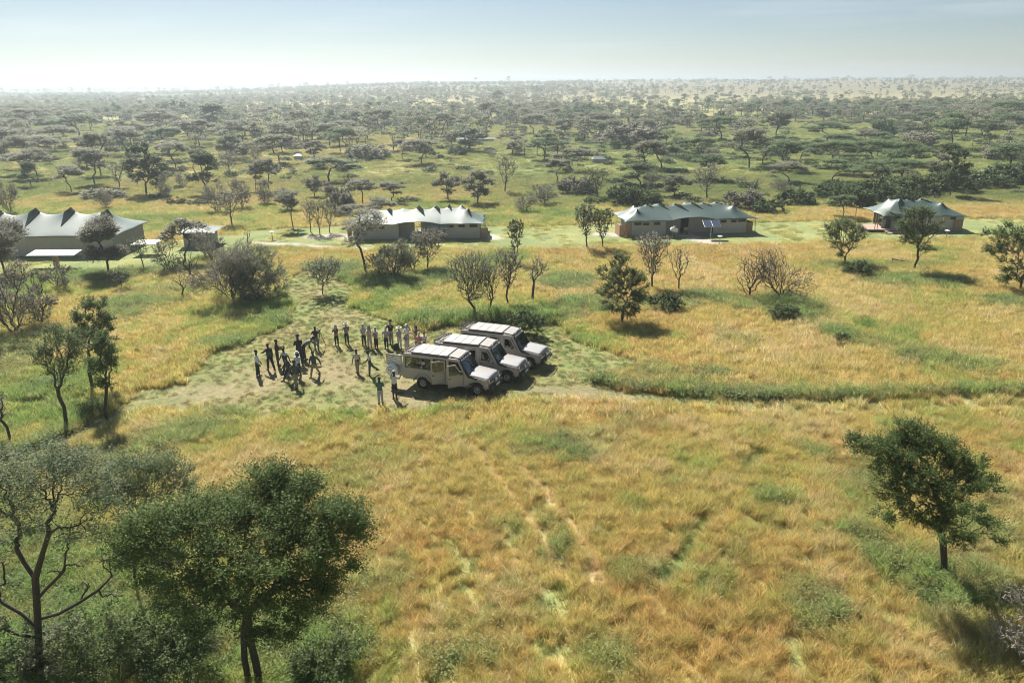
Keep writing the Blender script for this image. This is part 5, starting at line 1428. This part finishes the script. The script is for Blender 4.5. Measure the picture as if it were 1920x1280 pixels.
for sd, rt, bb in ((1, [pz(68, 1125), pz(85, 1105), pz(115, 1075)], [(145, 1062, 26, 12, .1), (125, 1020, 10, 28, 0), (105, 1068, 20, 8, 0)]),
                   (2, [pz(72, 1160), pz(110, 1150), pz(150, 1128), pz(185, 1105)], [(215, 1072, 26, 14, 0), (190, 1040, 22, 30, .2), (160, 1085, 30, 22, .3), (230, 1110, 30, 12, .1), (200, 1128, 30, 8, -.3)]),
                   (3, [pz(68, 1175), pz(40, 1150), pz(5, 1130)], [(-10, 1110, 30, 16, 0), (10, 1050, 26, 14, .3), (20, 1090, 22, 16, 0)]),
                   (4, [pz(70, 1195), pz(30, 1188), pz(-5, 1172)], [(-20, 1160, 30, 14, 0), (10, 1165, 20, 10, .2)])):
    r_ = np.random.RandomState(300 + sd)
    P_, pr_ = skeleton(blob_points(r_, blobs_px(g, bb), 70), rt, .35, .2, r_)
    m_, _w = tubes(P_, pr_, .005, .05, .55, 7, 'dead_limb', M['bark']); link('dead_limb', m_, t)
# second feathery crown behind it
g = G(250, 1100)
bl = blobs_px(g, [(240, 890, 60, 30, 0), (300, 885, 50, 30, .3), (210, 925, 40, 26, .2), (330, 915, 35, 25, .4), (270, 930, 50, 18, -.2)])
pz = lambda px, py, dy=0.0: tuple(np.array(zat(px, py, g.y + dy)) - np.array(g))
tm, cm = make_tree('vase', 31, 6, 2.2, n=700, blobs=bl, rootp=[(0, 0, -.3), pz(252, 1040), pz(255, 985), pz(262, 960)], rbase=.05, npl=16, lsize=.042, sprd=.2, rtip=.005, lmat='leaf_feather', bark='bark')
put_tree(tm, cm, g, name='acacia_tree', label='feathery pale green tree whose crown shows between the two left foreground acacias')
# right foreground
g = G(1772, 1082)
pz = lambda px, py, dy=0.0: tuple(np.array(zat(px, py, g.y + dy)) - np.array(g))
bl = blobs_px(g, [(1620, 838, 34, 13, 0), (1660, 845, 45, 22, .4), (1700, 835, 50, 25, .7), (1755, 850, 50, 26, .5), (1800, 880, 40, 25, .3), (1700, 890, 60, 28, -.3), (1760, 910, 60, 28, -.4), (1690, 930, 40, 18, -.5), (1740, 960, 50, 20, -.6),
                  (1830, 905, 35, 14, 0), (1800, 960, 45, 16, .3), (1850, 985, 32, 12, 0), (1790, 1000, 45, 15, -.2), (1700, 800, 18, 14, .9), (1720, 815, 30, 14, .8), (1668, 965, 30, 8, -.3), (1865, 1010, 18, 8, 0)])
tm, cm = make_tree('round', 41, 6.4, 2.8, n=1050, blobs=bl, rootp=[(0, 0, -.3), pz(1770, 1050), pz(1768, 1010), pz(1760, 985)], rbase=.12, npl=38, lsize=.042, lmat='leaf_dark', thr=2, sprd=.16, rtip=.006)
put_tree(tm, cm, g, name='acacia_tree', label='dark green windswept acacia alone in the golden grass, right foreground')
g = G(1915, 1262)
tm, cm = make_tree('thorn', 51, 2.6, 1.7, n=900, bark='bark_pale', npl=1, lsize=.05)
put_tree(tm, cm, g + Vector((.5, 0, 0)), name='thorn_bush', label='bleached leafless thorn bush cut by the bottom right corner', cat='bush')

for (px, py, top, half, sd, lm, lab) in [(215, 1275, 1120, 80, 61, 'leaf_mid', 'leafy green shrub filling the gap between the two left foreground acacias'), (330, 1262, 1150, 70, 62, 'leaf_bush', 'low dark shrub left of the twin trunks of the large acacia'),
                                         (20, 1275, 1150, 70, 63, 'leaf_bush', 'dark green shrub in the bottom left corner'), (120, 1250, 1165, 60, 64, 'leaf_grey', 'grey green shrub at the foot of the leaning acacia, bottom left'),
                                         (620, 1278, 1205, 60, 65, 'leaf_mid', 'small pale green shrub right of the twin trunks, bottom')]:
    g, h_, r_ = size_for(px, py, top, half)
    tm, cm = make_tree('shrub', sd, h_, r_, n=170, npl=24, lsize=.055, sprd=.15, lmat=lm, rtip=.005, rbase=.03)
    put_tree(tm, cm, g, name='leafy_shrub', label=lab, cat='shrub')
# ---- middle distance, each by its place
B = {'bark': 'bark'}
at(128, 808, 602, 46, 'vase', 0, 'slender feathery tree with a tilted thin trunk left of the track', dict(seed=3, n=420, npl=18, lsize=.05, sprd=.16, lmat='leaf_mid', bark='bark', rtip=.006, bpx=[(105, 650, 32, 24, .2), (135, 640, 26, 22, 0), (85, 672, 22, 22, -.2), (120, 685, 32, 24, 0), (142, 665, 18, 20, .2), (112, 718, 16, 12, 0), (100, 620, 20, 10, .3)]))
at(176, 738, 560, 38, 'round', 0, 'tall narrow dark leafed tree behind the track on the left', dict(seed=5, n=380, npl=26, lsize=.06, sprd=.16, lmat='leaf_dark', rtip=.007, bpx=[(172, 575, 24, 14, 0), (152, 600, 18, 14, .2), (190, 600, 22, 16, 0), (170, 625, 30, 16, -.2), (192, 642, 20, 12, 0), (158, 650, 20, 14, 0), (200, 670, 16, 16, .2), (168, 680, 10, 10, 0)]))
at(200, 788, 625, 32, 'vase', 0, 'thin dark tree with ragged foliage beside the track, just right of the slender one', dict(seed=8, n=300, npl=20, lsize=.055, sprd=.14, lmat='leaf_dark', bark='bark', rtip=.006, bpx=[(195, 650, 20, 22, 0), (184, 690, 15, 18, .2), (209, 682, 13, 24, -.2), (199, 718, 13, 12, 0)]))
at(20, 832, 738, 18, 'snag', 0, 'small twisted bare stem near the left edge beside the track', dict(seed=9, n=60, npl=0, bark='bark'))
at(-14, 775, 672, 32, 'round', 0, 'dark tree peeping in at the left edge above the track', dict(seed=12, n=300, npl=16, lsize=.10, lmat='leaf_dark'))
at(30, 628, 490, 68, 'thorn', 0, 'big grey thorny thicket at the left edge', dict(seed=14, n=1100, npl=10, lsize=.06, lmat='leaf_brown'))
at(78, 610, 508, 34, 'thorn', 0, 'smaller grey twiggy bush right of the big left thicket', dict(seed=15, n=600, npl=8, lsize=.06, lmat='leaf_brown'))
at(12, 520, 405, 66, 'round', 3, 'rounded brownish tree before the mess tent at the left edge', dict(seed=16, n=620, npl=40, lsize=.09, lmat='leaf_brown'))
at(205, 518, 403, 54, 'round', 3, 'dense round grey brown tree covering the right end of the mess tent', dict(seed=18, n=720, npl=40, lsize=.085, lmat='leaf_brown'))
at(228, 546, 503, 20, 'vase', 0, 'little grey tree standing in front of the dense round one', dict(seed=19, n=160, npl=6, lsize=.08, lmat='leaf_grey'))
at(112, 545, 490, 28, 'thorn', 0, 'pale twiggy shrub under the mess tent panel', dict(seed=20, n=260, npl=4, lsize=.09))
at(270, 505, 440, 22, 'vase', 1, 'thin sapling right of the dense round tree')
at(348, 498, 412, 38, 'umbrella', 0, 'flat topped dark tree before the store tent', dict(seed=22, n=300, npl=10, lsize=.12, lmat='leaf_brown'))
at(385, 480, 425, 26, 'vase', 2, 'small bare tree right of the store tent')
at(365, 545, 460, 26, 'snag', 1, 'crooked dead tree with bare forked limbs left of the big grey thicket', dict(seed=24, n=80, npl=1))
at(322, 512, 452, 30, 'thorn', 0, 'wispy grey scrub bush left of the flat topped tree by the store tent', dict(seed=71, n=420, npl=5, lsize=.06, lmat='leaf_grey'))
at(405, 512, 440, 30, 'thorn', 0, 'tangled grey scrub bush behind the big leafless thicket', dict(seed=72, n=460, npl=6, lsize=.06, lmat='leaf_brown'))
at(345, 560, 500, 16, 'snag', 0, 'second crooked dead sapling left of the big grey thicket', dict(seed=73, n=60, npl=0))
at(775, 512, 446, 24, 'thorn', 0, 'grey twiggy bush between the two bushes before the tent left of centre', dict(seed=74, n=380, npl=5, lsize=.06, lmat='leaf_grey'))
at(712, 522, 470, 22, 'thorn', 0, 'low wiry bush right of the leaning acacia stem', dict(seed=75, n=300, npl=4, lsize=.06, lmat='leaf_brown'))
at(920, 592, 490, 26, 'vase', 0, 'thin bare tree between the two taller bare trees behind the trucks', dict(seed=76, n=360, npl=4, lsize=.06, lmat='leaf_grey', bark='bark', rootp=[(0, 0, -.2), (0, 0, .3)]))
at(435, 566, 452, 62, 'thorn', 0, 'big grey leafless thicket left of the footpath, its left half', dict(seed=26, n=1400, npl=10, lsize=.06, lmat='leaf_brown'))
at(492, 562, 450, 46, 'shrub', 0, 'big grey green thicket left of the footpath, its right half', dict(seed=27, n=480, npl=36, lsize=.07, lmat='leaf_grey'))
at(686, 513, 392, 58, 'umbrella', 0, 'leaning acacia with split flat crown in front of the tent left of centre', dict(seed=29, n=420, npl=10, lsize=.10, lmat='leaf_umb', rootp=[(0, 0, -.2), (.15, 0, 1.2), (.55, 0, 2.4)]))
at(665, 425, 385, 34, 'umbrella', 3, 'flat grey crown at the left end of the tent left of centre')
at(740, 525, 432, 42, 'thorn', 0, 'dense twiggy bush before the middle of the tent left of centre', dict(seed=31, n=800, npl=12, lsize=.06, lmat='leaf_grey'))
at(802, 508, 428, 34, 'vase', 0, 'fan shaped twiggy tree before the tent left of centre', dict(seed=32, n=460, npl=5, lsize=.09, lmat='leaf_brown', bark='bark'))
at(605, 552, 485, 40, 'vase', 0, 'small pale green tree on the short grass beside the footpath', dict(seed=34, n=320, npl=8, lsize=.09, lmat='leaf_grey'))
at(890, 600, 470, 50, 'vase', 0, 'wide fan shaped nearly bare tree directly behind the trucks', dict(seed=36, n=1000, npl=5, lsize=.055, lmat='leaf_grey', bark='bark', rootp=[(0, 0, -.2), (0, 0, .3)]))
at(952, 572, 462, 28, 'vase', 0, 'slimmer bare tree right of the fan shaped one behind the trucks', dict(seed=37, n=380, npl=5, lsize=.08, lmat='leaf_brown', bark='bark', rootp=[(0, 0, -.2), (0, 0, .3)]))
at(999, 567, 472, 24, 'snag', 0, 'small crooked bare tree right of the two bare trees behind the trucks', dict(seed=38, n=60, npl=3, lsize=.10, bark='bark'))
at(966, 497, 408, 17, 'vase', 0, 'small leafy tree at the lawn edge near centre', dict(seed=39, n=200, npl=8, lsize=.10, lmat='leaf_mid'))
at(984, 630, 578, 30, 'shrub', 0, 'shaded green shrub with a dark stump beside the rear truck', dict(seed=40, n=200, npl=34, lsize=.07, lmat='leaf_bush'))
at(1100, 468, 380, 22, 'vase', 0, 'grey feathery tree on the lawn edge, the left one of a pair', dict(seed=42, n=300, npl=8, lsize=.10, lmat='leaf_grey'))
at(1130, 466, 388, 22, 'vase', 0, 'greener thin tree on the lawn edge, the right one of a pair', dict(seed=43, n=260, npl=9, lsize=.10, lmat='leaf_mid'))
at(1165, 608, 468, 42, 'round', 0, 'dark leafy acacia standing alone between the trucks and the long tent', dict(seed=44, n=560, npl=26, lsize=.065, sprd=.18, lmat='leaf_dark', rtip=.008, bpx=[(1165, 498, 20, 14, .3), (1148, 520, 24, 16, 0), (1186, 524, 25, 18, .2), (1162, 548, 38, 18, -.2), (1192, 560, 22, 16, 0), (1148, 574, 20, 10, .1), (1176, 580, 26, 10, -.3), (1132, 545, 12, 10, 0), (1160, 482, 12, 8, .4)]))
at(1222, 543, 436, 34, 'vase', 0, 'rounded bare tree before the left end of the long tent', dict(seed=45, n=560, npl=4, lsize=.08, lmat='leaf_brown', bark='bark'))
at(1272, 548, 458, 20, 'vase', 0, 'narrow bare forked tree right of the rounded bare one', dict(seed=46, n=120, npl=2, lsize=.08, lmat='leaf_brown', bark='bark'))
at(1245, 585, 540, 26, 'shrub', 0, 'low green bush among herbs below the bare trees', dict(seed=47, n=120, npl=16, lsize=.11))
at(1405, 560, 462, 40, 'thorn', 0, 'leafless many stemmed thorn bush, the left one of a touching pair', dict(seed=48, n=420, npl=1, bark='bark'))
at(1466, 562, 464, 68, 'thorn', 0, 'wide leafless thorn bush, the right one of a touching pair', dict(seed=49, n=900, npl=1, bark='bark'))
at(1583, 498, 403, 31, 'vase', 0, 'leafy fan shaped green tree left of the far right tent', dict(seed=50, n=420, npl=20, lsize=.07, sprd=.18, lmat='leaf_mid', bark='bark', bpx=[(1585, 424, 28, 14, 0), (1564, 440, 18, 16, .2), (1603, 440, 18, 18, 0), (1583, 458, 22, 14, -.2), (1577, 474, 10, 8, 0)]))
at(1580, 408, 366, 30, 'umbrella', 7, 'light green flat crowned acacia behind the leafy fan shaped tree')
at(1605, 520, 488, 24, 'shrub', 0, 'round green shrub at the foot of the leafy fan shaped tree')
at(1713, 512, 383, 38, 'vase', 0, 'tall leafy green tree in front of the far right tent', dict(seed=52, n=520, npl=20, lsize=.07, sprd=.18, lmat='leaf_mid', bark='bark', bpx=[(1725, 402, 26, 14, 0), (1703, 425, 24, 16, .2), (1742, 430, 20, 16, 0), (1718, 447, 24, 12, -.2), (1698, 452, 12, 8, 0), (1732, 465, 14, 9, 0)]))
at(1668, 432, 396, 26, 'umbrella', 2, 'small grey acacia against the dark wall of the far right tent')
at(1912, 545, 425, 56, 'round', 0, 'dense dark green tree cut by the right edge', dict(seed=54, n=600, npl=28, lsize=.075, sprd=.2, lmat='leaf_dark', rtip=.008, bpx=[(1900, 445, 40, 18, 0), (1878, 470, 26, 16, .3), (1930, 468, 30, 22, 0), (1912, 505, 30, 18, -.3), (1888, 520, 18, 9, 0), (1935, 520, 22, 14, .2)]))
at(1575, 645, 622, 14, 'shrub', 0, 'small dark green bush alone in the golden grass, right')
at(1475, 600, 570, 30, 'shrub', 2, 'low spreading green bush below the wide thorn bush')
at(550, 428, 358, 34, 'umbrella', 3, 'grey acacia with forked stem behind the lawn, left of centre')
at(583, 436, 372, 20, 'vase', 2, 'thin grey tree on the lawn edge, left one of three')
at(600, 440, 372, 22, 'vase', 0, 'thin grey tree on the lawn edge, middle one of three')
at(618, 436, 378, 20, 'vase', 3, 'thin grey tree on the lawn edge, right one of three')
at(435, 424, 352, 30, 'vase', 2, 'bare grey tree behind the store tent')
at(465, 456, 426, 10, 'snag', 2, 'tiny dead stick tree beside the gravel path')
# ---- the savanna behind the tents: hand placed first, then filled
BG = [(275, 368, 270, 48, 'round', 4), (388, 366, 285, 44, 'round', 0), (330, 316, 268, 34, 'umbrella', 0), (190, 330, 250, 40, 'umbrella', 1), (45, 330, 285, 44, 'umbrella', 2), (135, 362, 310, 34, 'umbrella', 3), (790, 308, 262, 42, 'umbrella', 4),
      (755, 300, 262, 20, 'umbrella', 1), (618, 275, 232, 34, 'umbrella', 0), (650, 292, 240, 30, 'umbrella', 5), (530, 287, 230, 38, 'umbrella', 2), (590, 296, 262, 30, 'round', 2), (690, 298, 268, 40, 'shrub', 1), (915, 232, 192, 26, 'umbrella', 3),
      (880, 285, 236, 44, 'round', 5), (840, 378, 318, 34, 'round', 3), (895, 384, 315, 40, 'round', 2), (947, 362, 288, 26, 'vase', 0), (1120, 372, 312, 34, 'vase', 1), (1020, 300, 250, 44, 'umbrella', 6), (1045, 345, 300, 34, 'umbrella', 1),
      (1100, 225, 193, 30, 'shrub', 4), (1180, 275, 230, 66, 'shrub', 3), (1060, 250, 222, 34, 'round', 2), (1270, 225, 205, 28, 'round', 4), (1310, 302, 258, 42, 'umbrella', 7), (1240, 320, 265, 42, 'umbrella', 6), (1215, 330, 265, 36, 'umbrella', 0), (1330, 340, 290, 38, 'umbrella', 5),
      (1405, 315, 242, 50, 'umbrella', 4), (1430, 308, 265, 40, 'umbrella', 7), (1455, 260, 205, 34, 'round', 1), (1550, 268, 230, 44, 'umbrella', 0), (1658, 258, 222, 22, 'shrub', 4), (1545, 228, 198, 32, 'round', 6), (1640, 318, 262, 56, 'umbrella', 7), (1720, 275, 245, 34, 'shrub', 1),
      (1785, 278, 212, 38, 'umbrella', 6), (1780, 370, 280, 32, 'round', 4), (1845, 262, 225, 36, 'umbrella', 6), (1880, 300, 262, 34, 'shrub', 1), (1890, 230, 190, 44, 'umbrella', 7), (1690, 345, 300, 60, 'umbrella', 5), (1560, 345, 300, 44, 'umbrella', 6), (1500, 300, 265, 34, 'umbrella', 2),
      (1265, 372, 325, 36, 'round', 5), (1325, 375, 308, 30, 'vase', 2), (1385, 350, 330, 18, 'vase', 3), (1415, 358, 330, 16, 'snag', 0), (1170, 385, 345, 34, 'shrub', 0), (1210, 388, 355, 30, 'shrub', 2), (1395, 392, 355, 34, 'shrub', 3), (1440, 400, 372, 30, 'shrub', 0), (1490, 385, 352, 34, 'shrub', 4),
      (1560, 372, 340, 34, 'shrub', 4), (1600, 388, 345, 34, 'shrub', 0), (1650, 378, 330, 40, 'shrub', 4), (1720, 365, 325, 44, 'shrub', 2), (1790, 360, 318, 44, 'shrub', 4), (1850, 352, 318, 50, 'shrub', 4), (1905, 345, 305, 44, 'shrub', 0), (1600, 330, 288, 50, 'umbrella', 6), (1480, 345, 305, 44, 'umbrella', 4), (1020, 385, 342, 34, 'thorn', 1),
      (985, 400, 365, 28, 'thorn', 2), (1080, 365, 330, 30, 'shrub', 3), (480, 362, 308, 24, 'umbrella', 3), (505, 362, 298, 28, 'umbrella', 1), (655, 365, 318, 14, 'snag', 1), (598, 318, 298, 26, 'umbrella', 4), (715, 418, 370, 38, 'umbrella', 2), (680, 385, 336, 36, 'umbrella', 1), (735, 382, 342, 34, 'umbrella', 0), (590, 372, 325, 26, 'round', 3),
      (540, 395, 348, 30, 'round', 5), (500, 385, 342, 28, 'thorn', 0), (455, 392, 330, 30, 'thorn', 1), (410, 400, 342, 30, 'thorn', 2), (345, 352, 325, 18, 'thorn', 3), (310, 375, 330, 22, 'thorn', 0), (200, 392, 352, 20, 'thorn', 1), (20, 402, 338, 24, 'thorn', 2), (640, 402, 352, 26, 'shrub', 3), (620, 380, 338, 24, 'round', 3),
      (430, 330, 282, 22, 'vase', 2), (225, 355, 300, 24, 'vase', 0), (85, 300, 255, 44, 'umbrella', 0), (10, 290, 240, 50, 'umbrella', 4), (240, 290, 238, 44, 'umbrella', 3), (375, 275, 225, 44, 'umbrella', 1), (300, 250, 205, 44, 'umbrella', 2), (335, 222, 188, 34, 'shrub', 4), (460, 255, 222, 34, 'round', 5), (440, 290, 262, 30, 'shrub', 3),
      (150, 262, 215, 50, 'umbrella', 5), (60, 250, 205, 50, 'umbrella', 1), (400, 245, 195, 44, 'round', 0), (560, 262, 208, 34, 'umbrella', 3), (480, 300, 268, 24, 'thorn', 3), (715, 250, 205, 34, 'umbrella', 0), (830, 250, 212, 30, 'umbrella', 2), (960, 290, 252, 34, 'round', 6), (1000, 250, 215, 34, 'umbrella', 0), (1130, 250, 212, 34, 'umbrella', 4)]
DESC = {'umbrella': 'flat topped umbrella acacia', 'round': 'rounded bushy tree', 'vase': 'thin open tree', 'thorn': 'grey twiggy thorn bush', 'shrub': 'dark dense shrub', 'snag': 'small bare crooked tree'}
RANKS = ['farther back', 'nearer']
bgxy = []
rngb = random.Random(77)
def zone(px, py):
    side_ = 'far left' if px < 330 else 'left' if px < 640 else 'left of centre' if px < 960 else 'right of centre' if px < 1300 else 'right' if px < 1620 else 'far right'
    dist = 'just behind the tents' if py > 370 else 'in the clearings beyond the tents' if py > 325 else 'in the open woodland' if py > 275 else 'in the dense acacia belt' if py > 225 else 'on the distant plain'
    return side_, dist
cnt = {}
items = []
for (px, py, top, half, kind, i) in BG:
    items.append((px, py, top, half, kind, i))
    g = G(px, py); bgxy.append((g.x, g.y, half / ppm(g.y)))
# fill: random places in the picture plane between the tents and the far woods, thinned where the photograph is open
OPEN = [(1480, 245, 90, 16), (1600, 245, 60, 12), (1560, 262, 60, 10), (1750, 290, 90, 12), (1250, 262, 40, 12), (1000, 380, 60, 8), (1400, 335, 50, 12), (1330, 360, 60, 10), (760, 340, 90, 18), (680, 318, 60, 12), (560, 340, 60, 16), (450, 340, 40, 20), (720, 255, 60, 8),
        (330, 400, 130, 14), (120, 400, 100, 14), (700, 280, 30, 10), (950, 340, 40, 10), (1020, 262, 60, 8), (900, 240, 40, 8), (620, 395, 200, 8), (960, 405, 200, 14), (1500, 402, 120, 10), (1880, 395, 120, 16), (1650, 262, 60, 10), (1150, 405, 200, 14)]
tries = 0
while len(items) < 300 and tries < 60000:
    tries += 1
    py = 186 + (400 - 186) * rngb.random() ** 1.35; px = rngb.uniform(-20, 1940)
    if any(((px - a) / c) ** 2 + ((py - b) / d) ** 2 < 1 for a, b, c, d in OPEN): continue
    if py > 350 and 640 < px < 920: continue
    if py > 372 and rngb.random() < .6: continue
    if 165 < py < 190 and px > 1000 and rngb.random() < .5: continue
    g = G(px, py)
    if g.y > 900 or g.y < 100: continue
    dn = float(fbm(g.x / 45, g.y / 60, 201, 3)); green = px > 950
    if dn < (.44 if py > 300 else .36) and rngb.random() < .8: continue
    kind = rngb.choices(['umbrella', 'round', 'shrub', 'thorn', 'vase'], [6.5, 2.2, 2.2 if green else 1.2, .8 if px < 1100 else .2, .8] if py < 330 else [2.6, 2, 3 if green else 1, 2 if px < 1100 else .4, 1.2])[0]
    r = {'umbrella': rngb.uniform(3.6, 6.6) * (1.12 if green else 1), 'round': rngb.uniform(2.4, 4.2), 'shrub': rngb.uniform(1.5, 3.6), 'thorn': rngb.uniform(1.5, 2.6), 'vase': rngb.uniform(1.3, 2.1)}[kind]
    hh = {'umbrella': rngb.uniform(4.5, 7.8), 'round': rngb.uniform(4, 7), 'shrub': rngb.uniform(1.6, 3.4), 'thorn': rngb.uniform(2, 3.4), 'vase': rngb.uniform(3.5, 6)}[kind]
    if any(math.hypot(g.x - x, (g.y - y) * .55) < (r + q) * .62 for x, y, q in bgxy): continue
    s = ppm(g.y); bgxy.append((g.x, g.y, r))
    items.append((px, py, py - hh * s * .97, r * s, kind, rngb.randrange(8)))
for (px, py, top, half, kind, i) in items:
    side_, dist = zone(px, py)
    key = (kind, side_, dist); cnt.setdefault(key, []).append((px, py, top, half, kind, i))
ORD = ['leftmost', 'second from left', 'third from left', 'fourth from left', 'fifth from left', 'sixth from left', 'seventh from left', 'eighth from left', 'ninth from left', 'tenth from left', 'eleventh from left', 'twelfth from left', 'thirteenth from left']
for (kind, side_, dist), L in cnt.items():
    L.sort()
    for q, (px, py, top, half, kd, i) in enumerate(L):
        who = '' if len(L) == 1 else (('leftmost' if q == 0 else 'rightmost' if q == len(L) - 1 else ORD[min(q, 12)]) + ' ')
        if kind in ('round',) and px > 1000 and i % 7 == 3: i += 1
        if kind == 'umbrella' and px > 1350 and i % 8 < 3: i += 5
        o = at(px, py, top, half, kind, i, who + DESC[kind] + ' ' + dist + ', ' + side_)
        o['group'] = 'trees and bushes beyond the tents'

# ---- beyond: the far woods, past counting
def far_woods():
    rs = np.random.RandomState(3)
    P_ = []; S_ = []; I_ = []; 
    protos = []
    for kd, ii in (('umbrella', 1), ('umbrella', 4), ('round', 2), ('shrub', 1), ('umbrella', 6), ('round', 0)):
        tm, cm = PROTO[(kd, ii)]
        # one joined low-cost mesh with two materials
        rsx = np.random.RandomState(ii)
        H0 = PH[kd]; R0 = PRD[kd]
        nL = 1100
        cv = np.empty(len(cm.vertices) * 3, np.float32); cm.vertices.foreach_get('co', cv); cv = cv.reshape(-1, 4, 3)
        pick = cv[rsx.choice(len(cv), nL, replace=False)]; c = pick.mean(1, keepdims=True); pick = c + (pick - c) * 2.0
        V = pick.reshape(-1, 3); F = np.arange(nL * 4).reshape(-1, 4)
        tv = []; 
        mb = MB().tube([(0, 0, -.3), (.1, 0, H0 * .35), (.2, .1, H0 * .6)], [.16, .12, .08], 4).tube([(.1, 0, H0 * .35), (-R0 * .4, .2, H0 * .75)], [.09, .05], 3).tube([(.1, 0, H0 * .35), (R0 * .45, -.2, H0 * .78)], [.09, .05], 3) if kd != 'shrub' else MB().tube([(0, 0, -.2), (0, 0, .6)], .1, 4)
        tf = [f for f in mb.f if len(f) == 4]
        V2 = np.concatenate([V, np.array(mb.v, np.float32)]); F2 = np.concatenate([F, np.array(tf) + len(V)])
        protos.append(np_mesh('far_tree', V2, F2, mats=[cm.materials[0], M['bark']], midx=np.array([0] * len(F) + [1] * len(tf))))
    def fill(n, y0, y1, dens_fn, smin, smax, seed):
        rs = np.random.RandomState(seed)
        y = np.sqrt(rs.rand(n) * (y1 ** 2 - y0 ** 2) + y0 ** 2); x = (rs.rand(n) * 2 - 1) * (y * .78 + 20)
        px, py = proj(x, y, H(x, y))
        k = rs.rand(n) < dens_fn(x, y, px, py)
        return x[k], y[k], rs.uniform(smin, smax, k.sum()), rs
    def d1(x, y, px, py):
        f = fbm(x / 60, y / 80, 211, 3); b = sm(.38, .56, f)
        left = 1 - .55 * sm(900, 1250, px)
        openr = 1 - .62 * sm(1000, 1300, px) * sm(480, 620, y) * (1 - sm(1400, 1600, y) * .3)
        o_ = np.ones_like(x)
        for a, bb, c, d in OPEN: o_ *= sm(.7, 1.2, ((px - a) / c) ** 2 + ((py - bb) / d) ** 2)
        return (.26 + .74 * b) * left ** .3 * openr * o_ * np.where(y < 215, .3, 1)
    X = []; 
    for (n, y0, y1, a, b, seed) in [(3400, 190, 520, .7, 1.4, 1), (6500, 480, 1000, .65, 1.3, 2), (11000, 950, 1700, .5, 1.05, 4), (9000, 1700, 6500, 1.1, 2.6, 5)]:
        x, y, s, r_ = fill(n, y0, y1, d1, a, b, seed)
        if y0 < 250:
            ok = np.ones(len(x), bool)
            for (bx, by, br) in bgxy: ok &= np.hypot(x - bx, (y - by) * .6) > br * .9
            x, y, s = x[ok], y[ok], s[ok]
        X.append(np.stack([x, y, H(x, y) - .1, s, r_.randint(0, 6, len(x))], 1))
    X = np.concatenate(X)
    # crest line
    rs = np.random.RandomState(9); n = 500
    az = rs.uniform(-.45, .72, n); y = rs.uniform(1480, 1650, n); x = az * y
    k = rs.rand(n) < np.where(az < .1, .9, .5); x, y = x[k], y[k]
    X = np.concatenate([X, np.stack([x, y, H(x, y) - .1, rs.uniform(.6, 1.1, len(x)), rs.randint(0, 6, len(x))], 1)])
    n = len(X); print('far trees', n)
    sc = np.stack([X[:, 3] * rs.uniform(.85, 1.2, n), X[:, 3] * rs.uniform(.85, 1.2, n), X[:, 3] * rs.uniform(.75, 1.1, n)], 1)
    scatter('far_woodland', X[:, :3], np.stack([np.zeros(n), np.zeros(n), rs.rand(n) * 6.28], 1), sc, X[:, 4].astype(int), protos, None, 'hazy acacia woodland covering the plain to the horizon')
far_woods()
# low scrub between the trees (past counting)
def scrub():
    rs = np.random.RandomState(21); n = 14000
    y = np.sqrt(rs.rand(n) * (420 ** 2 - 105 ** 2) + 105 ** 2); x = (rs.rand(n) * 2 - 1) * (y * .75 + 10)
    px, py = proj(x, y, H(x, y))
    f = fbm(x / 18, y / 26, 221, 3)
    dn = sm(.48, .62, f) * (.30 + .70 * sm(900, 1100, px) * sm(395, 380, py)) * .9
    for a, b, c, d in OPEN: dn = dn * (.25 + .75 * sm(.7, 1.3, ((px - a) / c) ** 2 + ((py - b) / d) ** 2))
    dn = dn * sm(400, 385, py)
    k = rs.rand(n) < dn; x, y = x[k], y[k]; n = len(x)
    pr = []
    for i in range(3):
        r2 = np.random.RandomState(60 + i)
        c = blob_points(r2, [(0, 0, .25, .8, .8, .30), (.4, .2, .2, .5, .5, .25), (-.4, -.1, .2, .5, .4, .22)], 90)
        pr.append(leaves(c, 8, .10, .13, .8, r2, M[('leaf_bush', 'leaf_mid', 'leaf_grey')[i]], 'scrub_clump', .3))
    s = rs.uniform(.6, 1.9, n)
    scatter('low_scrub', np.stack([x, y, H(x, y)], 1), np.stack([np.zeros(n), np.zeros(n), rs.rand(n) * 6.28], 1), np.stack([s * 1.2, s * 1.2, s], 1), rs.randint(0, 3, n), pr, None, 'low green scrub between the trees beyond the tents')
scrub()
# ------------------------------------------------------------------ air
hb_ = MB().box((0, 4000, 20), (26000, 21000, 68))
hz = bpy.data.materials.new('haze_air'); hz.use_nodes = True
hz.node_tree.nodes.clear()
pv = hz.node_tree.nodes.new('ShaderNodeVolumePrincipled'); ho = hz.node_tree.nodes.new('ShaderNodeOutputMaterial')
pv.inputs['Color'].default_value = (0.60, 0.69, 0.78, 1); pv.inputs['Density'].default_value = HAZE_D; pv.inputs['Anisotropy'].default_value = 0.55
hz.node_tree.links.new(pv.outputs[0], ho.inputs['Volume'])
tag(hb_.build('haze', hz), kind='stuff')
